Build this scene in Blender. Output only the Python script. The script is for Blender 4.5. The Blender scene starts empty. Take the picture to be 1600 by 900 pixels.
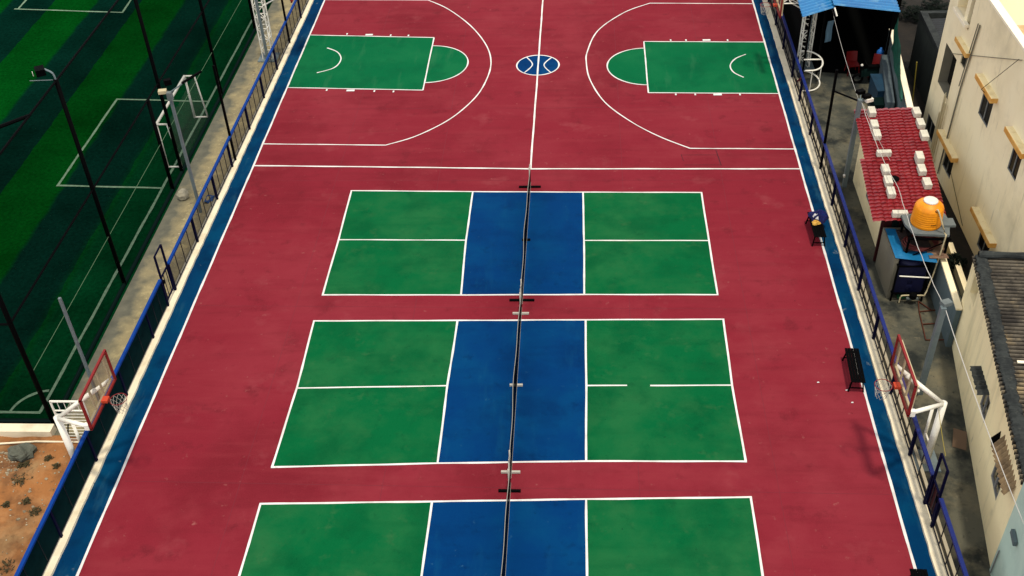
import bpy, math, random
from mathutils import Vector, Matrix
random.seed(7)
sc = bpy.context.scene
COL = sc.collection

# ------------------------------------------------------------------ helpers
def S(r, g, b, k=.63):
    def f(c):
        c /= 255.0
        return (c/12.92 if c <= .04045 else ((c+.055)/1.055)**2.4)*k
    return (f(r), f(g), f(b), 1)

def SB(r, g, b): return S(r, g, b, 1.0)      # pale paints, kept at full value

def mat(name, col, rough=.75, layers=(), bump=0, bscale=20, metal=0, spec=.3, stretch=None, coat=0):
    """Principled material; layers = (colour, scale, low, high, strength) noise patches."""
    m = bpy.data.materials.new(name); m.use_nodes = True
    nt = m.node_tree; N = nt.nodes; L = nt.links
    p = N['Principled BSDF']
    p.inputs['Roughness'].default_value = rough
    p.inputs['Metallic'].default_value = metal
    p.inputs['Specular IOR Level'].default_value = spec
    p.inputs['Coat Weight'].default_value = coat
    p.inputs['Base Color'].default_value = col
    if layers or bump:
        tc = N.new('ShaderNodeTexCoord'); src = tc.outputs['Object']
        if stretch:
            mp = N.new('ShaderNodeMapping'); mp.inputs['Scale'].default_value = stretch
            L.new(src, mp.inputs['Vector']); src = mp.outputs['Vector']
        cur = None
        for i, (c, scl, lo, hi, st, *sv) in enumerate(layers):
            n = N.new('ShaderNodeTexNoise'); n.inputs['Scale'].default_value = scl
            n.inputs['Detail'].default_value = 7; n.inputs['Roughness'].default_value = .62
            ad = N.new('ShaderNodeVectorMath'); ad.operation = 'ADD'; ad.inputs[1].default_value = (17.3*i, 5.1*i, 3.7*i)
            L.new(src, ad.inputs[0]); vec = ad.outputs[0]
            if sv:
                ms = N.new('ShaderNodeVectorMath'); ms.operation = 'MULTIPLY'; ms.inputs[1].default_value = sv[0]; L.new(vec, ms.inputs[0]); vec = ms.outputs[0]
            L.new(vec, n.inputs['Vector'])
            r = N.new('ShaderNodeMapRange'); r.inputs['From Min'].default_value = lo; r.inputs['From Max'].default_value = hi
            r.inputs['To Max'].default_value = st
            L.new(n.outputs['Fac'], r.inputs['Value'])
            mx = N.new('ShaderNodeMix'); mx.data_type = 'RGBA'
            L.new(r.outputs['Result'], mx.inputs['Factor'])
            if cur is None: mx.inputs['A'].default_value = col
            else: L.new(cur, mx.inputs['A'])
            mx.inputs['B'].default_value = c
            cur = mx.outputs['Result']
        if cur is not None: L.new(cur, p.inputs['Base Color'])
        if bump:
            n = N.new('ShaderNodeTexNoise'); n.inputs['Scale'].default_value = bscale; n.inputs['Detail'].default_value = 6
            L.new(src, n.inputs['Vector'])
            b = N.new('ShaderNodeBump'); b.inputs['Strength'].default_value = bump; b.inputs['Distance'].default_value = .02
            L.new(n.outputs['Fac'], b.inputs['Height']); L.new(b.outputs['Normal'], p.inputs['Normal'])
    return m

def see_through(name, col, cover, rough=.6):
    m = bpy.data.materials.new(name); m.use_nodes = True
    nt = m.node_tree; N = nt.nodes; L = nt.links
    p = N['Principled BSDF']; p.inputs['Base Color'].default_value = col; p.inputs['Roughness'].default_value = rough
    if rough > .85: p.inputs['Specular IOR Level'].default_value = 0
    t = N.new('ShaderNodeBsdfTransparent'); mx = N.new('ShaderNodeMixShader'); mx.inputs[0].default_value = cover
    L.new(t.outputs[0], mx.inputs[1]); L.new(p.outputs[0], mx.inputs[2]); L.new(mx.outputs[0], N['Material Output'].inputs['Surface'])
    return m

class MB:
    def __init__(s): s.v = []; s.f = []
    def add(s, vs, fs):
        o = len(s.v); s.v += [tuple(v) for v in vs]; s.f += [tuple(i+o for i in f) for f in fs]; return s
    def quad(s, a, b, c, d): return s.add([a, b, c, d], [(0, 1, 2, 3)])
    def box(s, x0, x1, y0, y1, z0, z1):
        return s.add([(x0,y0,z0),(x1,y0,z0),(x1,y1,z0),(x0,y1,z0),(x0,y0,z1),(x1,y0,z1),(x1,y1,z1),(x0,y1,z1)],
                     [(0,3,2,1),(4,5,6,7),(0,1,5,4),(1,2,6,5),(2,3,7,6),(3,0,4,7)])
    def cbox(s, c, sx, sy, sz, rz=0):
        ca, sa = math.cos(rz), math.sin(rz); vs = []
        for dz in (-.5, .5):
            for dx, dy in ((-.5,-.5),(.5,-.5),(.5,.5),(-.5,.5)):
                x, y = dx*sx, dy*sy
                vs.append((c[0]+x*ca-y*sa, c[1]+x*sa+y*ca, c[2]+dz*sz))
        return s.add(vs, [(0,3,2,1),(4,5,6,7),(0,1,5,4),(1,2,6,5),(2,3,7,6),(3,0,4,7)])
    def bar(s, p, q, w, h=None):
        h = h or w; p, q = Vector(p), Vector(q); d = (q-p).normalized()
        up = Vector((0,0,1)) if abs(d.z) < .95 else Vector((0,1,0))
        a = d.cross(up).normalized(); b = a.cross(d).normalized()
        vs = [P+a*i*w/2+b*j*h/2 for P in (p, q) for i, j in ((-1,-1),(1,-1),(1,1),(-1,1))]
        return s.add(vs, [(0,1,2,3),(7,6,5,4),(0,4,5,1),(1,5,6,2),(2,6,7,3),(3,7,4,0)])
    def tube(s, pts, r, n=8, r2=None, closed=False):
        pts = [Vector(p) for p in pts]; k = len(pts); rings = []
        for i, p in enumerate(pts):
            if closed: d = (pts[(i+1) % k]-pts[i-1]).normalized()
            else: d = (pts[min(i+1, k-1)]-pts[max(i-1, 0)]).normalized()
            up = Vector((0,0,1)) if abs(d.z) < .9 else Vector((0,1,0))
            a = d.cross(up).normalized(); b = a.cross(d)
            rr = r if r2 is None else r+(r2-r)*i/max(1, k-1)
            rings.append([p+(a*math.cos(2*math.pi*j/n)+b*math.sin(2*math.pi*j/n))*rr for j in range(n)])
        vs = [v for R in rings for v in R]; fs = []
        for i in range(k if closed else k-1):
            for j in range(n):
                i2 = (i+1) % k
                fs.append((i*n+j, i*n+(j+1) % n, i2*n+(j+1) % n, i2*n+j))
        if not closed: fs += [tuple(range(n-1, -1, -1)), tuple((k-1)*n+j for j in range(n))]
        return s.add(vs, fs)
    def lathe(s, c, prof, n=32):
        vs = []; fs = []
        for r, z in prof:
            for j in range(n):
                a = 2*math.pi*j/n; vs.append((c[0]+r*math.cos(a), c[1]+r*math.sin(a), c[2]+z))
        for i in range(len(prof)-1):
            for j in range(n): fs.append((i*n+j, i*n+(j+1) % n, (i+1)*n+(j+1) % n, (i+1)*n+j))
        fs += [tuple(range(n-1, -1, -1)), tuple((len(prof)-1)*n+j for j in range(n))]
        return s.add(vs, fs)
    def sheet(s, poly, z): return s.add([(x, y, z) for x, y in poly], [tuple(range(len(poly)))])
    def prism(s, poly, z0, z1):
        n = len(poly)
        return s.add([(x,y,z0) for x,y in poly]+[(x,y,z1) for x,y in poly],
            [tuple(range(n-1,-1,-1)), tuple(range(n,2*n))]+[(i,(i+1)%n,(i+1)%n+n,i+n) for i in range(n)])
    def strip(s, pts, w, z):           # flat painted line along a polyline
        pts = [Vector((p[0], p[1])) for p in pts]; L = []; R = []; q = [pts[0]]
        for a, b in zip(pts, pts[1:]):
            k = max(1, int((b-a).length/.45)); q += [a+(b-a)*((i+1)/k) for i in range(k)]
        pts = q
        for i, p in enumerate(pts):
            d = (pts[min(i+1, len(pts)-1)]-pts[max(i-1, 0)]).normalized(); nn = Vector((-d.y, d.x))*w/2*(1+.12*math.sin(p.x*3.1+p.y*4.7)+.08*math.sin(p.x*11+p.y*7.3)); p = p+nn*.12*math.sin(p.x*2.3+p.y*1.9)
            L.append((p.x+nn.x, p.y+nn.y, z)); R.append((p.x-nn.x, p.y-nn.y, z))
        n = len(pts)
        return s.add(R+L, [(i, i+1, n+i+1, n+i) for i in range(n-1)])
    def grid(s, fn, nu, nv):
        o = []
        for j in range(nv+1):
            for i in range(nu+1): o.append(fn(i/nu, j/nv))
        return s.add(o, [(j*(nu+1)+i, j*(nu+1)+i+1, (j+1)*(nu+1)+i+1, (j+1)*(nu+1)+i) for j in range(nv) for i in range(nu)])
    def build(s, name, m, parent=None, loc=None, smooth=False):
        base = Vector((0,0,0))
        if parent is not None:
            P = parent
            while P is not None: base += P.location; P = P.parent
        if loc is not None: base += Vector(loc)
        me = bpy.data.meshes.new(name)
        me.from_pydata([Vector(v)-base for v in s.v], [], s.f); me.update()
        if smooth:
            for p in me.polygons: p.use_smooth = True
        me.materials.append(m)
        o = bpy.data.objects.new(name, me); COL.objects.link(o)
        if parent is not None: o.parent = parent
        if loc is not None: o.location = loc
        return o

def struct(name, mb, m, smooth=False):
    o = mb.build(name, m, smooth=smooth); o['kind'] = 'structure'; return o
def thing(name, label, cat, loc=(0,0,0), group=None):
    o = bpy.data.objects.new(name, None); o.empty_display_size = .2; COL.objects.link(o); o.location = loc
    return tag(o, label, cat, group)
def tag(o, label, cat, group=None):
    o['label'] = label; o['category'] = cat
    if group: o['group'] = group
    return o
def dup(root, loc, rz=0, label=None):
    r = root.copy(); COL.objects.link(r); r.location = loc; r.rotation_euler = (0,0,rz)
    if label: r['label'] = label
    def rec(src, dst):
        for ch in list(src.children):
            c = ch.copy(); COL.objects.link(c); c.parent = dst; rec(ch, c)
    rec(root, r)
    return r
def arc(cx, cy, r, a0, a1, n=40, ry=None):
    ry = ry or r
    return [(cx+r*math.cos(math.radians(a0+(a1-a0)*i/n)), cy+ry*math.sin(math.radians(a0+(a1-a0)*i/n))) for i in range(n+1)]
def rock_mesh(mb, c, sx, sy, sz, seed, n=9, m=7, rough=.16):
    rnd = random.Random(seed); ph = [(rnd.uniform(0,6), rnd.uniform(1,4), rnd.uniform(1,3)) for _ in range(5)]
    def f(u, v):
        a = u*2*math.pi; b = (v-.5)*math.pi
        x, y, z = math.cos(a)*math.cos(b), math.sin(a)*math.cos(b), math.sin(b)
        k = 1+sum(rough*math.sin(p+q*x*2+w*y*2+z*q) for p, q, w in ph)/2
        return (c[0]+x*sx*k, c[1]+y*sy*k, c[2]+z*sz*k)
    return mb.grid(f, n, m)

# ------------------------------------------------------------------ materials
M = {}
RED = S(138,37,51)
def paint(name, col, *layers): return mat(name, col, .9, layers, bump=.08, bscale=60, spec=.04)
HX, HY = (.22,1.6,1), (1.6,.3,1)         # roller direction across / along the court
M['court_red'] = paint('court_red', RED, (S(152,54,65), .14, .44, .64, .65), (S(116,29,40), .2, .48, .66, .75), (S(156,62,70), .45, .52, .7, .45),
    (S(152,56,64), 1.2, .5, .72, .45, HX), (S(112,31,41), 1.5, .52, .74, .45, HX), (S(164,82,86), .8, .6, .76, .4), (S(94,28,36), 1.3, .58, .72, .5),
    (S(182,120,112), 4.5, .66, .76, .5), (S(76,26,32), 6, .67, .75, .55), (S(196,156,146), 16, .73, .78, .7, (.5,1.4,1)), (S(160,58,66), 38, .42, .75, .5))
M['court_blue'] = paint('court_blue', S(0,58,116), (S(2,76,124), .4, .44, .64, .65), (S(0,44,96), .6, .5, .68, .7), (S(0,48,102), 1.2, .5, .72, .5, HX), (S(18,90,130), 1.2, .56, .78, .4, HY), (S(0,38,84), 2.2, .58, .72, .5), (S(70,126,152), 5, .67, .76, .45), (S(0,30,62), 8, .67, .76, .55), (S(0,74,122), 45, .45, .75, .45))
M['border_blue'] = paint('border_blue', S(0,54,98), (S(0,72,110), .4, .42, .62, .8), (S(0,34,70), .7, .5, .68, .85), (S(50,98,120), 1.6, .56, .74, .55, HY), (S(140,152,150), 2.6, .66, .73, .7), (S(0,26,48), 5, .64, .75, .6), (S(0,76,110), 45, .45, .75, .45))
M['court_green'] = paint('court_green', S(0,100,54), (S(38,110,62), .4, .44, .62, .8), (S(0,82,44), .55, .48, .66, .7), (S(50,110,64), .8, .54, .72, .5), (S(0,86,46), 1.1, .5, .72, .5, HX), (S(84,118,76), 1.4, .6, .78, .4), (S(0,66,38), 2.2, .6, .74, .45), (S(0,46,32), 6, .66, .74, .65), (S(104,134,98), 8, .7, .78, .4), (S(24,118,68), 45, .42, .75, .5))
M['key_green'] = paint('key_green', S(0,104,61), (S(20,114,68), .4, .44, .62, .75), (S(0,86,52), .6, .5, .68, .65), (S(60,126,86), 1.1, .57, .74, .5, HY), (S(0,56,38), 5, .66, .75, .55), (S(100,140,110), 7, .7, .78, .4), (S(24,122,74), 45, .42, .75, .45))
M['line_white'] = mat('line_white', (.64,.63,.60,1), .8, [(S(214,204,196), 1.4, .45, .75, .8), (S(176,140,140), 7, .62, .74, .6), (S(120,70,76), 14, .68, .76, .6)])
M['seam'] = mat('seam', S(84,20,32), .9)
M['cream_kerb'] = mat('cream_kerb', SB(218,205,176), .85, [(SB(178,164,132), 1.5, .5, .72, .7), (SB(120,108,84), 5, .62, .78, .6), (SB(232,220,196), .5, .5, .8, .6)], bump=.2, bscale=18)
M['navy'] = mat('navy_paint', S(5,8,46), .7, spec=.06)
M['picket'] = mat('picket_paint', S(22,24,38), .5)
M['rail_blue'] = mat('rail_blue', S(0,64,150), .6, [(S(0,46,112), 2, .5, .7, .6)], spec=.1)
M['rail_navy'] = mat('rail_navy_blue', S(4,34,118), .5, [(S(8,30,84), 2, .5, .7, .6)])
M['cloth'] = mat('shade_cloth_green', S(8,40,42), .95, [(S(3,27,30), 3, .45, .7, .8)], spec=.02)
M['black'] = mat('black_metal', S(6,6,7), .7, spec=.03)
M['matte_black'] = mat('matte_black', S(8,8,9), .9, spec=.05)
M['turf_sand'] = None
M['sand'] = mat('sandy_ground', S(164,150,112), .95, [(S(118,112,90), .7, .45, .7, .8), (S(206,188,136), 1.6, .52, .72, .8), (S(112,100,82), 3.5, .58, .75, .6), (S(218,202,150), 9, .58, .72, .7)], bump=.7, bscale=12)
def sand_blend():
    m = M['sand']; nt = m.node_tree; N = nt.nodes; L = nt.links; p = N['Principled BSDF']
    old = p.inputs['Base Color'].links[0].from_socket
    tc = N.new('ShaderNodeTexCoord'); sp = N.new('ShaderNodeSeparateXYZ'); L.new(tc.outputs['Object'], sp.inputs[0])
    n = N.new('ShaderNodeTexNoise'); n.inputs['Scale'].default_value = 1.3; n.inputs['Detail'].default_value = 7; L.new(tc.outputs['Object'], n.inputs['Vector'])
    a = N.new('ShaderNodeMath'); a.operation = 'MULTIPLY_ADD'; a.inputs[1].default_value = 1.5; L.new(n.outputs['Fac'], a.inputs[0]); L.new(sp.outputs['X'], a.inputs[2])
    r = N.new('ShaderNodeMapRange'); r.inputs['From Min'].default_value = -12.65; r.inputs['From Max'].default_value = -12.1; L.new(a.outputs[0], r.inputs['Value'])
    c = N.new('ShaderNodeTexNoise'); c.inputs['Scale'].default_value = 2.6; c.inputs['Detail'].default_value = 8; L.new(tc.outputs['Object'], c.inputs['Vector'])
    cm = N.new('ShaderNodeMix'); cm.data_type = 'RGBA'; cm.inputs['A'].default_value = S(70,74,66); cm.inputs['B'].default_value = S(136,132,112); L.new(c.outputs['Fac'], cm.inputs['Factor'])
    mx = N.new('ShaderNodeMix'); mx.data_type = 'RGBA'; L.new(r.outputs['Result'], mx.inputs['Factor']); L.new(cm.outputs['Result'], mx.inputs['A']); L.new(old, mx.inputs['B'])
    L.new(mx.outputs['Result'], p.inputs['Base Color'])
sand_blend()
M['dirt'] = mat('red_dirt', S(176,116,64), .97, [(S(112,76,46), .8, .42, .62, .9), (S(178,142,96), .5, .5, .66, .8), (S(192,140,90), 2.2, .5, .72, .7), (S(92,70,44), 4.5, .6, .74, .7), (S(196,174,134), 7, .66, .78, .6)], bump=.9, bscale=9)
M['ground'] = mat('brown_ground', S(78,66,50), .97, [(S(50,44,36), .6, .45, .7, .8), (S(104,90,66), 2, .55, .75, .6)], bump=.6, bscale=6)
M['yard'] = mat('yard_concrete', S(102,100,84), .9, [(S(46,52,48), .5, .42, .62, .9), (S(136,126,98), .8, .5, .7, .8), (S(24,31,30), .9, .5, .64, .9), (S(150,140,112), 3.6, .62, .76, .5), (S(30,34,32), 5, .6, .7, .7), (S(176,166,136), 11, .68, .75, .6)], bump=.25, bscale=12)
M['white_paint'] = mat('white_steel', SB(226,222,208), .45, [(SB(190,184,166), 3, .55, .75, .6)])
M['galv'] = mat('galvanised', S(132,146,148), .5, [(S(104,120,124), 2.5, .45, .7, .7)], metal=.3)
M['rim_red'] = mat('red_frame', S(146,28,28), .6, [(S(132,26,26), 4, .5, .7, .7)])
M['orange'] = mat('orange_bracket', S(214,74,40), .7)
M['glass_board'] = see_through('acrylic_board', S(168,140,108), .30, .15)
M['net_dark'] = see_through('sports_net', S(3,6,5), .30, .95)
M['net_goal'] = see_through('goal_net', S(190,200,190), .10, .9)
M['net_black'] = see_through('court_net', S(8,8,9), .86, .9)
M['white_tape'] = mat('white_tape', S(206,200,186), .7)
M['fence_mesh'] = see_through('fence_mesh', S(30,28,44), .5, .95)
M['rope'] = mat('green_rope', S(96,124,92), .9)
M['net_tape'] = mat('net_tape', S(176,172,160), .8)
M['cord'] = mat('white_cord', S(216,212,204), .7)
M['stone'] = mat('stone', S(182,174,150), .9, [(S(104,102,92), 3, .45, .7, .8), (S(200,190,160), 5, .6, .75, .6)], bump=.6, bscale=12)
M['rock'] = mat('grey_rock', S(104,106,92), .9, [(S(66,70,62), 3, .45, .7, .8), (S(150,146,122), 4, .56, .74, .7)], bump=.8, bscale=9)
M['weed'] = mat('dry_weed', S(74,66,36), .9, [(S(46,40,24), 6, .45, .7, .8)])
M['rubble'] = mat('rubble', S(196,180,150), .9, [(S(130,116,92), 3, .4, .6, .9)])
M['facade'] = mat('cream_render', SB(236,221,182), .9, [(SB(224,207,164), .5, .45, .7, .7), (SB(204,190,152), 1.3, .58, .76, .55), (SB(240,228,194), .3, .5, .75, .6), (SB(178,164,128), 2.2, .58, .76, .6, (1,1,.14)), (SB(130,120,96), 5, .62, .76, .6, (1,1,.1)), (SB(150,140,112), .35, .56, .72, .35)], bump=.15, bscale=25)
M['facade_light'] = mat('pale_cream', SB(238,226,198), .9, [(SB(222,206,172), .8, .5, .72, .6)])
M['terrace_floor'] = mat('terrace_screed', SB(206,192,156), .9, [(SB(188,172,134), 1.2, .5, .72, .6)])
M['terrace'] = mat('terrace_tan', SB(184,156,110), .95, [(SB(178,146,102), 1.6, .45, .7, .8), (SB(226,206,164), 3, .55, .75, .7)])
M['ochre'] = mat('ochre_edge', SB(196,140,60), .9, [(SB(222,182,110), 2.5, .45, .7, .8), (SB(120,96,60), 5, .6, .74, .6)])
M['chajja_top'] = mat('sunshade_top', SB(232,214,166), .9, [(SB(196,168,110), 3, .5, .7, .6)])
M['win_glass'] = mat('dark_glass', S(8,10,15), .25, spec=.2)
M['win_frame'] = mat('grey_frame', S(150,150,146), .5)
M['recess'] = mat('grey_plaster', S(138,132,112), .9, [(S(100,98,86), 1, .45, .7, .7)])
M['old_wall'] = mat('old_cream_wall', SB(243,226,178), .9, [(SB(228,210,162), .6, .45, .7, .7), (SB(176,166,126), 1.6, .6, .76, .5), (SB(110,106,84), 4, .64, .78, .6, (1,1,.15)), (SB(190,178,138), 2, .52, .72, .6, (1,1,.12)), (SB(84,84,70), 9, .68, .78, .5)], bump=.25, bscale=16)
M['mint'] = mat('mint_wall', SB(178,200,184), .9, [(SB(150,176,164), 1, .45, .7, .7), (SB(196,214,196), 2, .55, .75, .6)], bump=.1, bscale=16)
M['asbestos'] = mat('cement_sheet', S(106,98,84), .95, [(S(46,42,38), 1.2, .42, .62, .9), (S(172,150,112), .8, .54, .68, .9), (S(34,32,32), 5, .55, .7, .7)], bump=.3, bscale=14)
M['mortar'] = mat('dark_mortar', S(56,60,58), .95, [(S(34,38,38), 3, .42, .6, .9), (S(104,104,94), 5, .6, .76, .7)], bump=.9, bscale=10)
M['tile_red'] = mat('red_roof_tile', S(158,34,42), .42, [(S(122,28,36), 1.1, .45, .7, .7), (S(178,78,76), 2.6, .52, .74, .6), (S(96,24,30), 5, .54, .72, .7), (S(206,120,112), 9, .62, .76, .5, (1,3,1)), (S(70,34,34), 1.6, .6, .74, .5, (2,.5,1))], spec=.4)
M['block'] = mat('concrete_block', SB(196,192,176), .9, [(SB(150,148,134), 5, .45, .7, .8)], bump=.3, bscale=25)
M['tank'] = mat('yellow_tank', SB(226,140,8), .5, [(SB(176,108,20), 5, .55, .75, .5, (1,1,.25)), (S(214,122,8), 2.5, .45, .7, .7), (S(246,172,40), 4, .58, .76, .5)])
M['white_plastic'] = mat('white_plastic', SB(214,208,196), .6, [(SB(176,164,140), 6, .5, .72, .6)])
M['slab'] = mat('grey_slab', S(120,128,126), .9, [(S(90,98,98), 3, .45, .7, .7)])
M['pvc'] = mat('pvc_pipe', S(222,206,164), .5)
M['tarp'] = mat('blue_tarp', S(10,118,172), .6, [(S(8,104,160), 2.5, .45, .7, .7), (S(80,172,204), 4, .6, .76, .6)])
M['hose'] = mat('rusty_hose', S(104,36,30), .6)
M['navy_tank'] = mat('navy_plastic', S(3,8,56), .6, [(S(2,6,34), 2, .45, .7, .6)])
M['blue_metal'] = mat('blue_sheet_metal', S(44,142,206), .35, [(S(18,104,178), 1.2, .45, .7, .6), (S(140,200,226), 2.0, .52, .74, .75)], spec=.6)
M['blue_wall'] = mat('bluish_cement', S(104,120,122), .9, [(S(70,90,94), 1, .45, .7, .8), (S(140,152,148), 2.4, .56, .76, .6)], bump=.2, bscale=14, stretch=(1,1,.35))
M['block_wall'] = mat('grey_block_wall', S(92,104,108), .9, [(S(60,74,80), 1.2, .45, .7, .8)], bump=.25, bscale=14)
M['green_tarp'] = mat('green_tarp', S(8,92,72), .6, [(S(4,58,46), 2.5, .42, .66, .8), (S(30,126,98), 4, .62, .78, .5)])
M['dark_int'] = mat('shade_dark', S(9,10,10), .95, spec=.02)  # shade inside the shed and openings, put into a near-black colour
M['dark_teal'] = mat('dark_teal_panel', S(12,30,28), .9, spec=.03)
M['maroon'] = mat('maroon_panel', S(64,12,12), .7)
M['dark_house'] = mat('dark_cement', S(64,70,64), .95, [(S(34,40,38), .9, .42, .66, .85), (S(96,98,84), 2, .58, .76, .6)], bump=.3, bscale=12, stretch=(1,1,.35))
M['dark_roof'] = mat('black_sheet', S(38,42,46), .7, [(S(22,24,28), 3, .45, .65, .8)])
M['steel_blue'] = mat('steel_blue_paint', S(28,66,90), .5, [(S(18,44,62), 2, .45, .7, .7)])
M['chair_red'] = mat('red_plastic', S(120,10,10), .5)
M['pale_cloth'] = mat('pale_blue_cloth', S(120,156,178), .9)
M['blue_cloth'] = mat('royal_blue_cloth', S(14,22,96), .9, [(S(8,10,46), 9, .45, .65, .8)])
M['azure'] = mat('azure_plastic', S(40,120,210), .5)
M['white_cloth'] = mat('white_cloth', S(232,230,226), .9)
M['yellow_cloth'] = mat('yellow_cloth', S(240,186,84), .9)
M['bamboo'] = mat('bamboo', S(176,156,60), .6)
M['lane'] = mat('lane_mud', S(44,38,30), .97, [(S(26,24,20), 1.2, .42, .66, .9), (S(70,56,42), 3, .58, .74, .7)], bump=.6, bscale=8)
M['leaf'] = mat('dark_leaf', S(16,26,18), .9, spec=.1)
M['rust'] = mat('rusty_iron', S(92,46,26), .85)

def turf_material():
    m = mat('turf', S(0,70,12), .95)
    nt = m.node_tree; N = nt.nodes; L = nt.links; p = N['Principled BSDF']
    tc = N.new('ShaderNodeTexCoord'); sep = N.new('ShaderNodeSeparateXYZ'); L.new(tc.outputs['Object'], sep.inputs[0])
    nz = N.new('ShaderNodeTexNoise'); nz.inputs['Scale'].default_value = 1.1; nz.inputs['Detail'].default_value = 8; L.new(tc.outputs['Object'], nz.inputs['Vector'])
    wob = N.new('ShaderNodeMath'); wob.operation = 'MULTIPLY_ADD'; wob.inputs[1].default_value = .25
    L.new(nz.outputs['Fac'], wob.inputs[0]); L.new(sep.outputs['X'], wob.inputs[2])
    a = N.new('ShaderNodeMath'); a.operation = 'ADD'; a.inputs[1].default_value = 25.4-.12+47; L.new(wob.outputs[0], a.inputs[0])
    d = N.new('ShaderNodeMath'); d.operation = 'DIVIDE'; d.inputs[1].default_value = 4.7; L.new(a.outputs[0], d.inputs[0])
    f = N.new('ShaderNodeMath'); f.operation = 'FRACT'; L.new(d.outputs[0], f.inputs[0])
    t = N.new('ShaderNodeMath'); t.operation = 'PINGPONG'; t.inputs[1].default_value = .5; L.new(f.outputs[0], t.inputs[0])
    q = N.new('ShaderNodeMath'); q.operation = 'SUBTRACT'; q.inputs[0].default_value = .5; L.new(f.outputs[0], q.inputs[1])
    r = N.new('ShaderNodeMapRange'); r.inputs['From Min'].default_value = -.02; r.inputs['From Max'].default_value = .02; L.new(q.outputs[0], r.inputs['Value'])
    mx = N.new('ShaderNodeMix'); mx.data_type = 'RGBA'; mx.inputs['A'].default_value = S(5,40,31); mx.inputs['B'].default_value = S(3,66,17)
    L.new(r.outputs['Result'], mx.inputs['Factor'])
    e = N.new('ShaderNodeMapRange'); e.inputs['From Min'].default_value = -16.1; e.inputs['From Max'].default_value = -15.6; L.new(wob.outputs[0], e.inputs['Value'])
    m0 = mx; mx = N.new('ShaderNodeMix'); mx.data_type = 'RGBA'; L.new(e.outputs['Result'], mx.inputs['Factor']); L.new(m0.outputs['Result'], mx.inputs['A']); mx.inputs['B'].default_value = S(4,58,30)
    g = N.new('ShaderNodeTexNoise'); g.inputs['Scale'].default_value = 7; g.inputs['Detail'].default_value = 8; g.inputs['Roughness'].default_value = .8
    L.new(tc.outputs['Object'], g.inputs['Vector'])
    r2 = N.new('ShaderNodeMapRange'); r2.inputs['From Min'].default_value = .3; r2.inputs['From Max'].default_value = .7; r2.inputs['To Min'].default_value = .4; r2.inputs['To Max'].default_value = 1.5
    L.new(g.outputs['Fac'], r2.inputs['Value'])
    g2 = N.new('ShaderNodeTexNoise'); g2.inputs['Scale'].default_value = .35; g2.inputs['Detail'].default_value = 4; L.new(tc.outputs['Object'], g2.inputs['Vector'])
    r3 = N.new('ShaderNodeMapRange'); r3.inputs['From Min'].default_value = .3; r3.inputs['From Max'].default_value = .7; r3.inputs['To Min'].default_value = .6; r3.inputs['To Max'].default_value = 1.25
    L.new(g2.outputs['Fac'], r3.inputs['Value'])
    mu = N.new('ShaderNodeMath'); mu.operation = 'MULTIPLY'; L.new(r2.outputs['Result'], mu.inputs[0]); L.new(r3.outputs['Result'], mu.inputs[1])
    vm = N.new('ShaderNodeVectorMath'); vm.operation = 'SCALE'; L.new(mx.outputs['Result'], vm.inputs[0]); L.new(mu.outputs[0], vm.inputs['Scale'])
    L.new(vm.outputs[0], p.inputs['Base Color'])
    b = N.new('ShaderNodeBump'); b.inputs['Strength'].default_value = .6; b.inputs['Distance'].default_value = .03
    L.new(g.outputs['Fac'], b.inputs['Height']); L.new(b.outputs['Normal'], p.inputs['Normal'])
    p.inputs['Specular IOR Level'].default_value = 0
    return m
M['turf'] = turf_material()

# ------------------------------------------------------------------ the ground and painted courts
def lx(Y): return -11.92+.007*Y          # line of the left fence
def rx(Y): return 11.23+.0055*Y          # line of the right fence
Y0, Y1 = -14.0, 36.0
SLX = lambda Y: -11.09+.0042*Y           # side lines of the big court
SRX = lambda Y: 10.515+.0053*Y
struct('ground', MB().sheet([(-400,-400),(400,-400),(400,400),(-400,400)], -.06), M['ground'])
struct('court_slab', MB().prism([(lx(Y0)+.19,Y0),(rx(Y0)-.23,Y0),(rx(Y1)-.23,Y1),(lx(Y1)+.19,Y1)], -.05, 0), M['court_red'])
b = MB()
b.sheet([(lx(Y0)+.19,Y0),(SLX(Y0),Y0),(SLX(Y1),Y1),(lx(Y1)+.19,Y1)], .004)
struct('left_border', b, M['border_blue'])
b = MB(); b.sheet([(SRX(Y0),Y0),(rx(Y0)-.23,Y0),(rx(Y1)-.23,Y1),(SRX(Y1),Y1)], .004)
struct('right_border', b, M['border_blue'])
ROWS = [[[(-6.76,10.76),(-2.04,10.64),(2.17,10.56),(6.63,10.49)],[(-6.72,7.58),(-2.06,7.52),(2.19,7.48),(6.62,7.45)],[(-6.73,4.42),(-1.99,4.41),(2.18,4.43),(6.62,4.42)]],
        [[(-6.77,3.06),(-1.99,3.09),(2.21,3.13),(6.68,3.16)],[(-6.71,-.11),(-2.05,.02),(2.21,.06),(6.62,.1)],[(-6.78,-3.33),(-2.04,-3.13),(2.18,-3.0),(6.66,-2.96)]],
        [[(-6.81,-4.67),(-2.06,-4.52),(2.17,-4.38),(6.64,-4.25)],[(-6.83,-7.85),(-2.08,-7.74),(2.17,-7.6),(6.62,-7.5)],[(-6.85,-10.9),(-2.1,-10.8),(2.17,-10.7),(6.6,-10.6)]]]
g = MB(); bl = MB(); ln = MB(); W = .062
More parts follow.
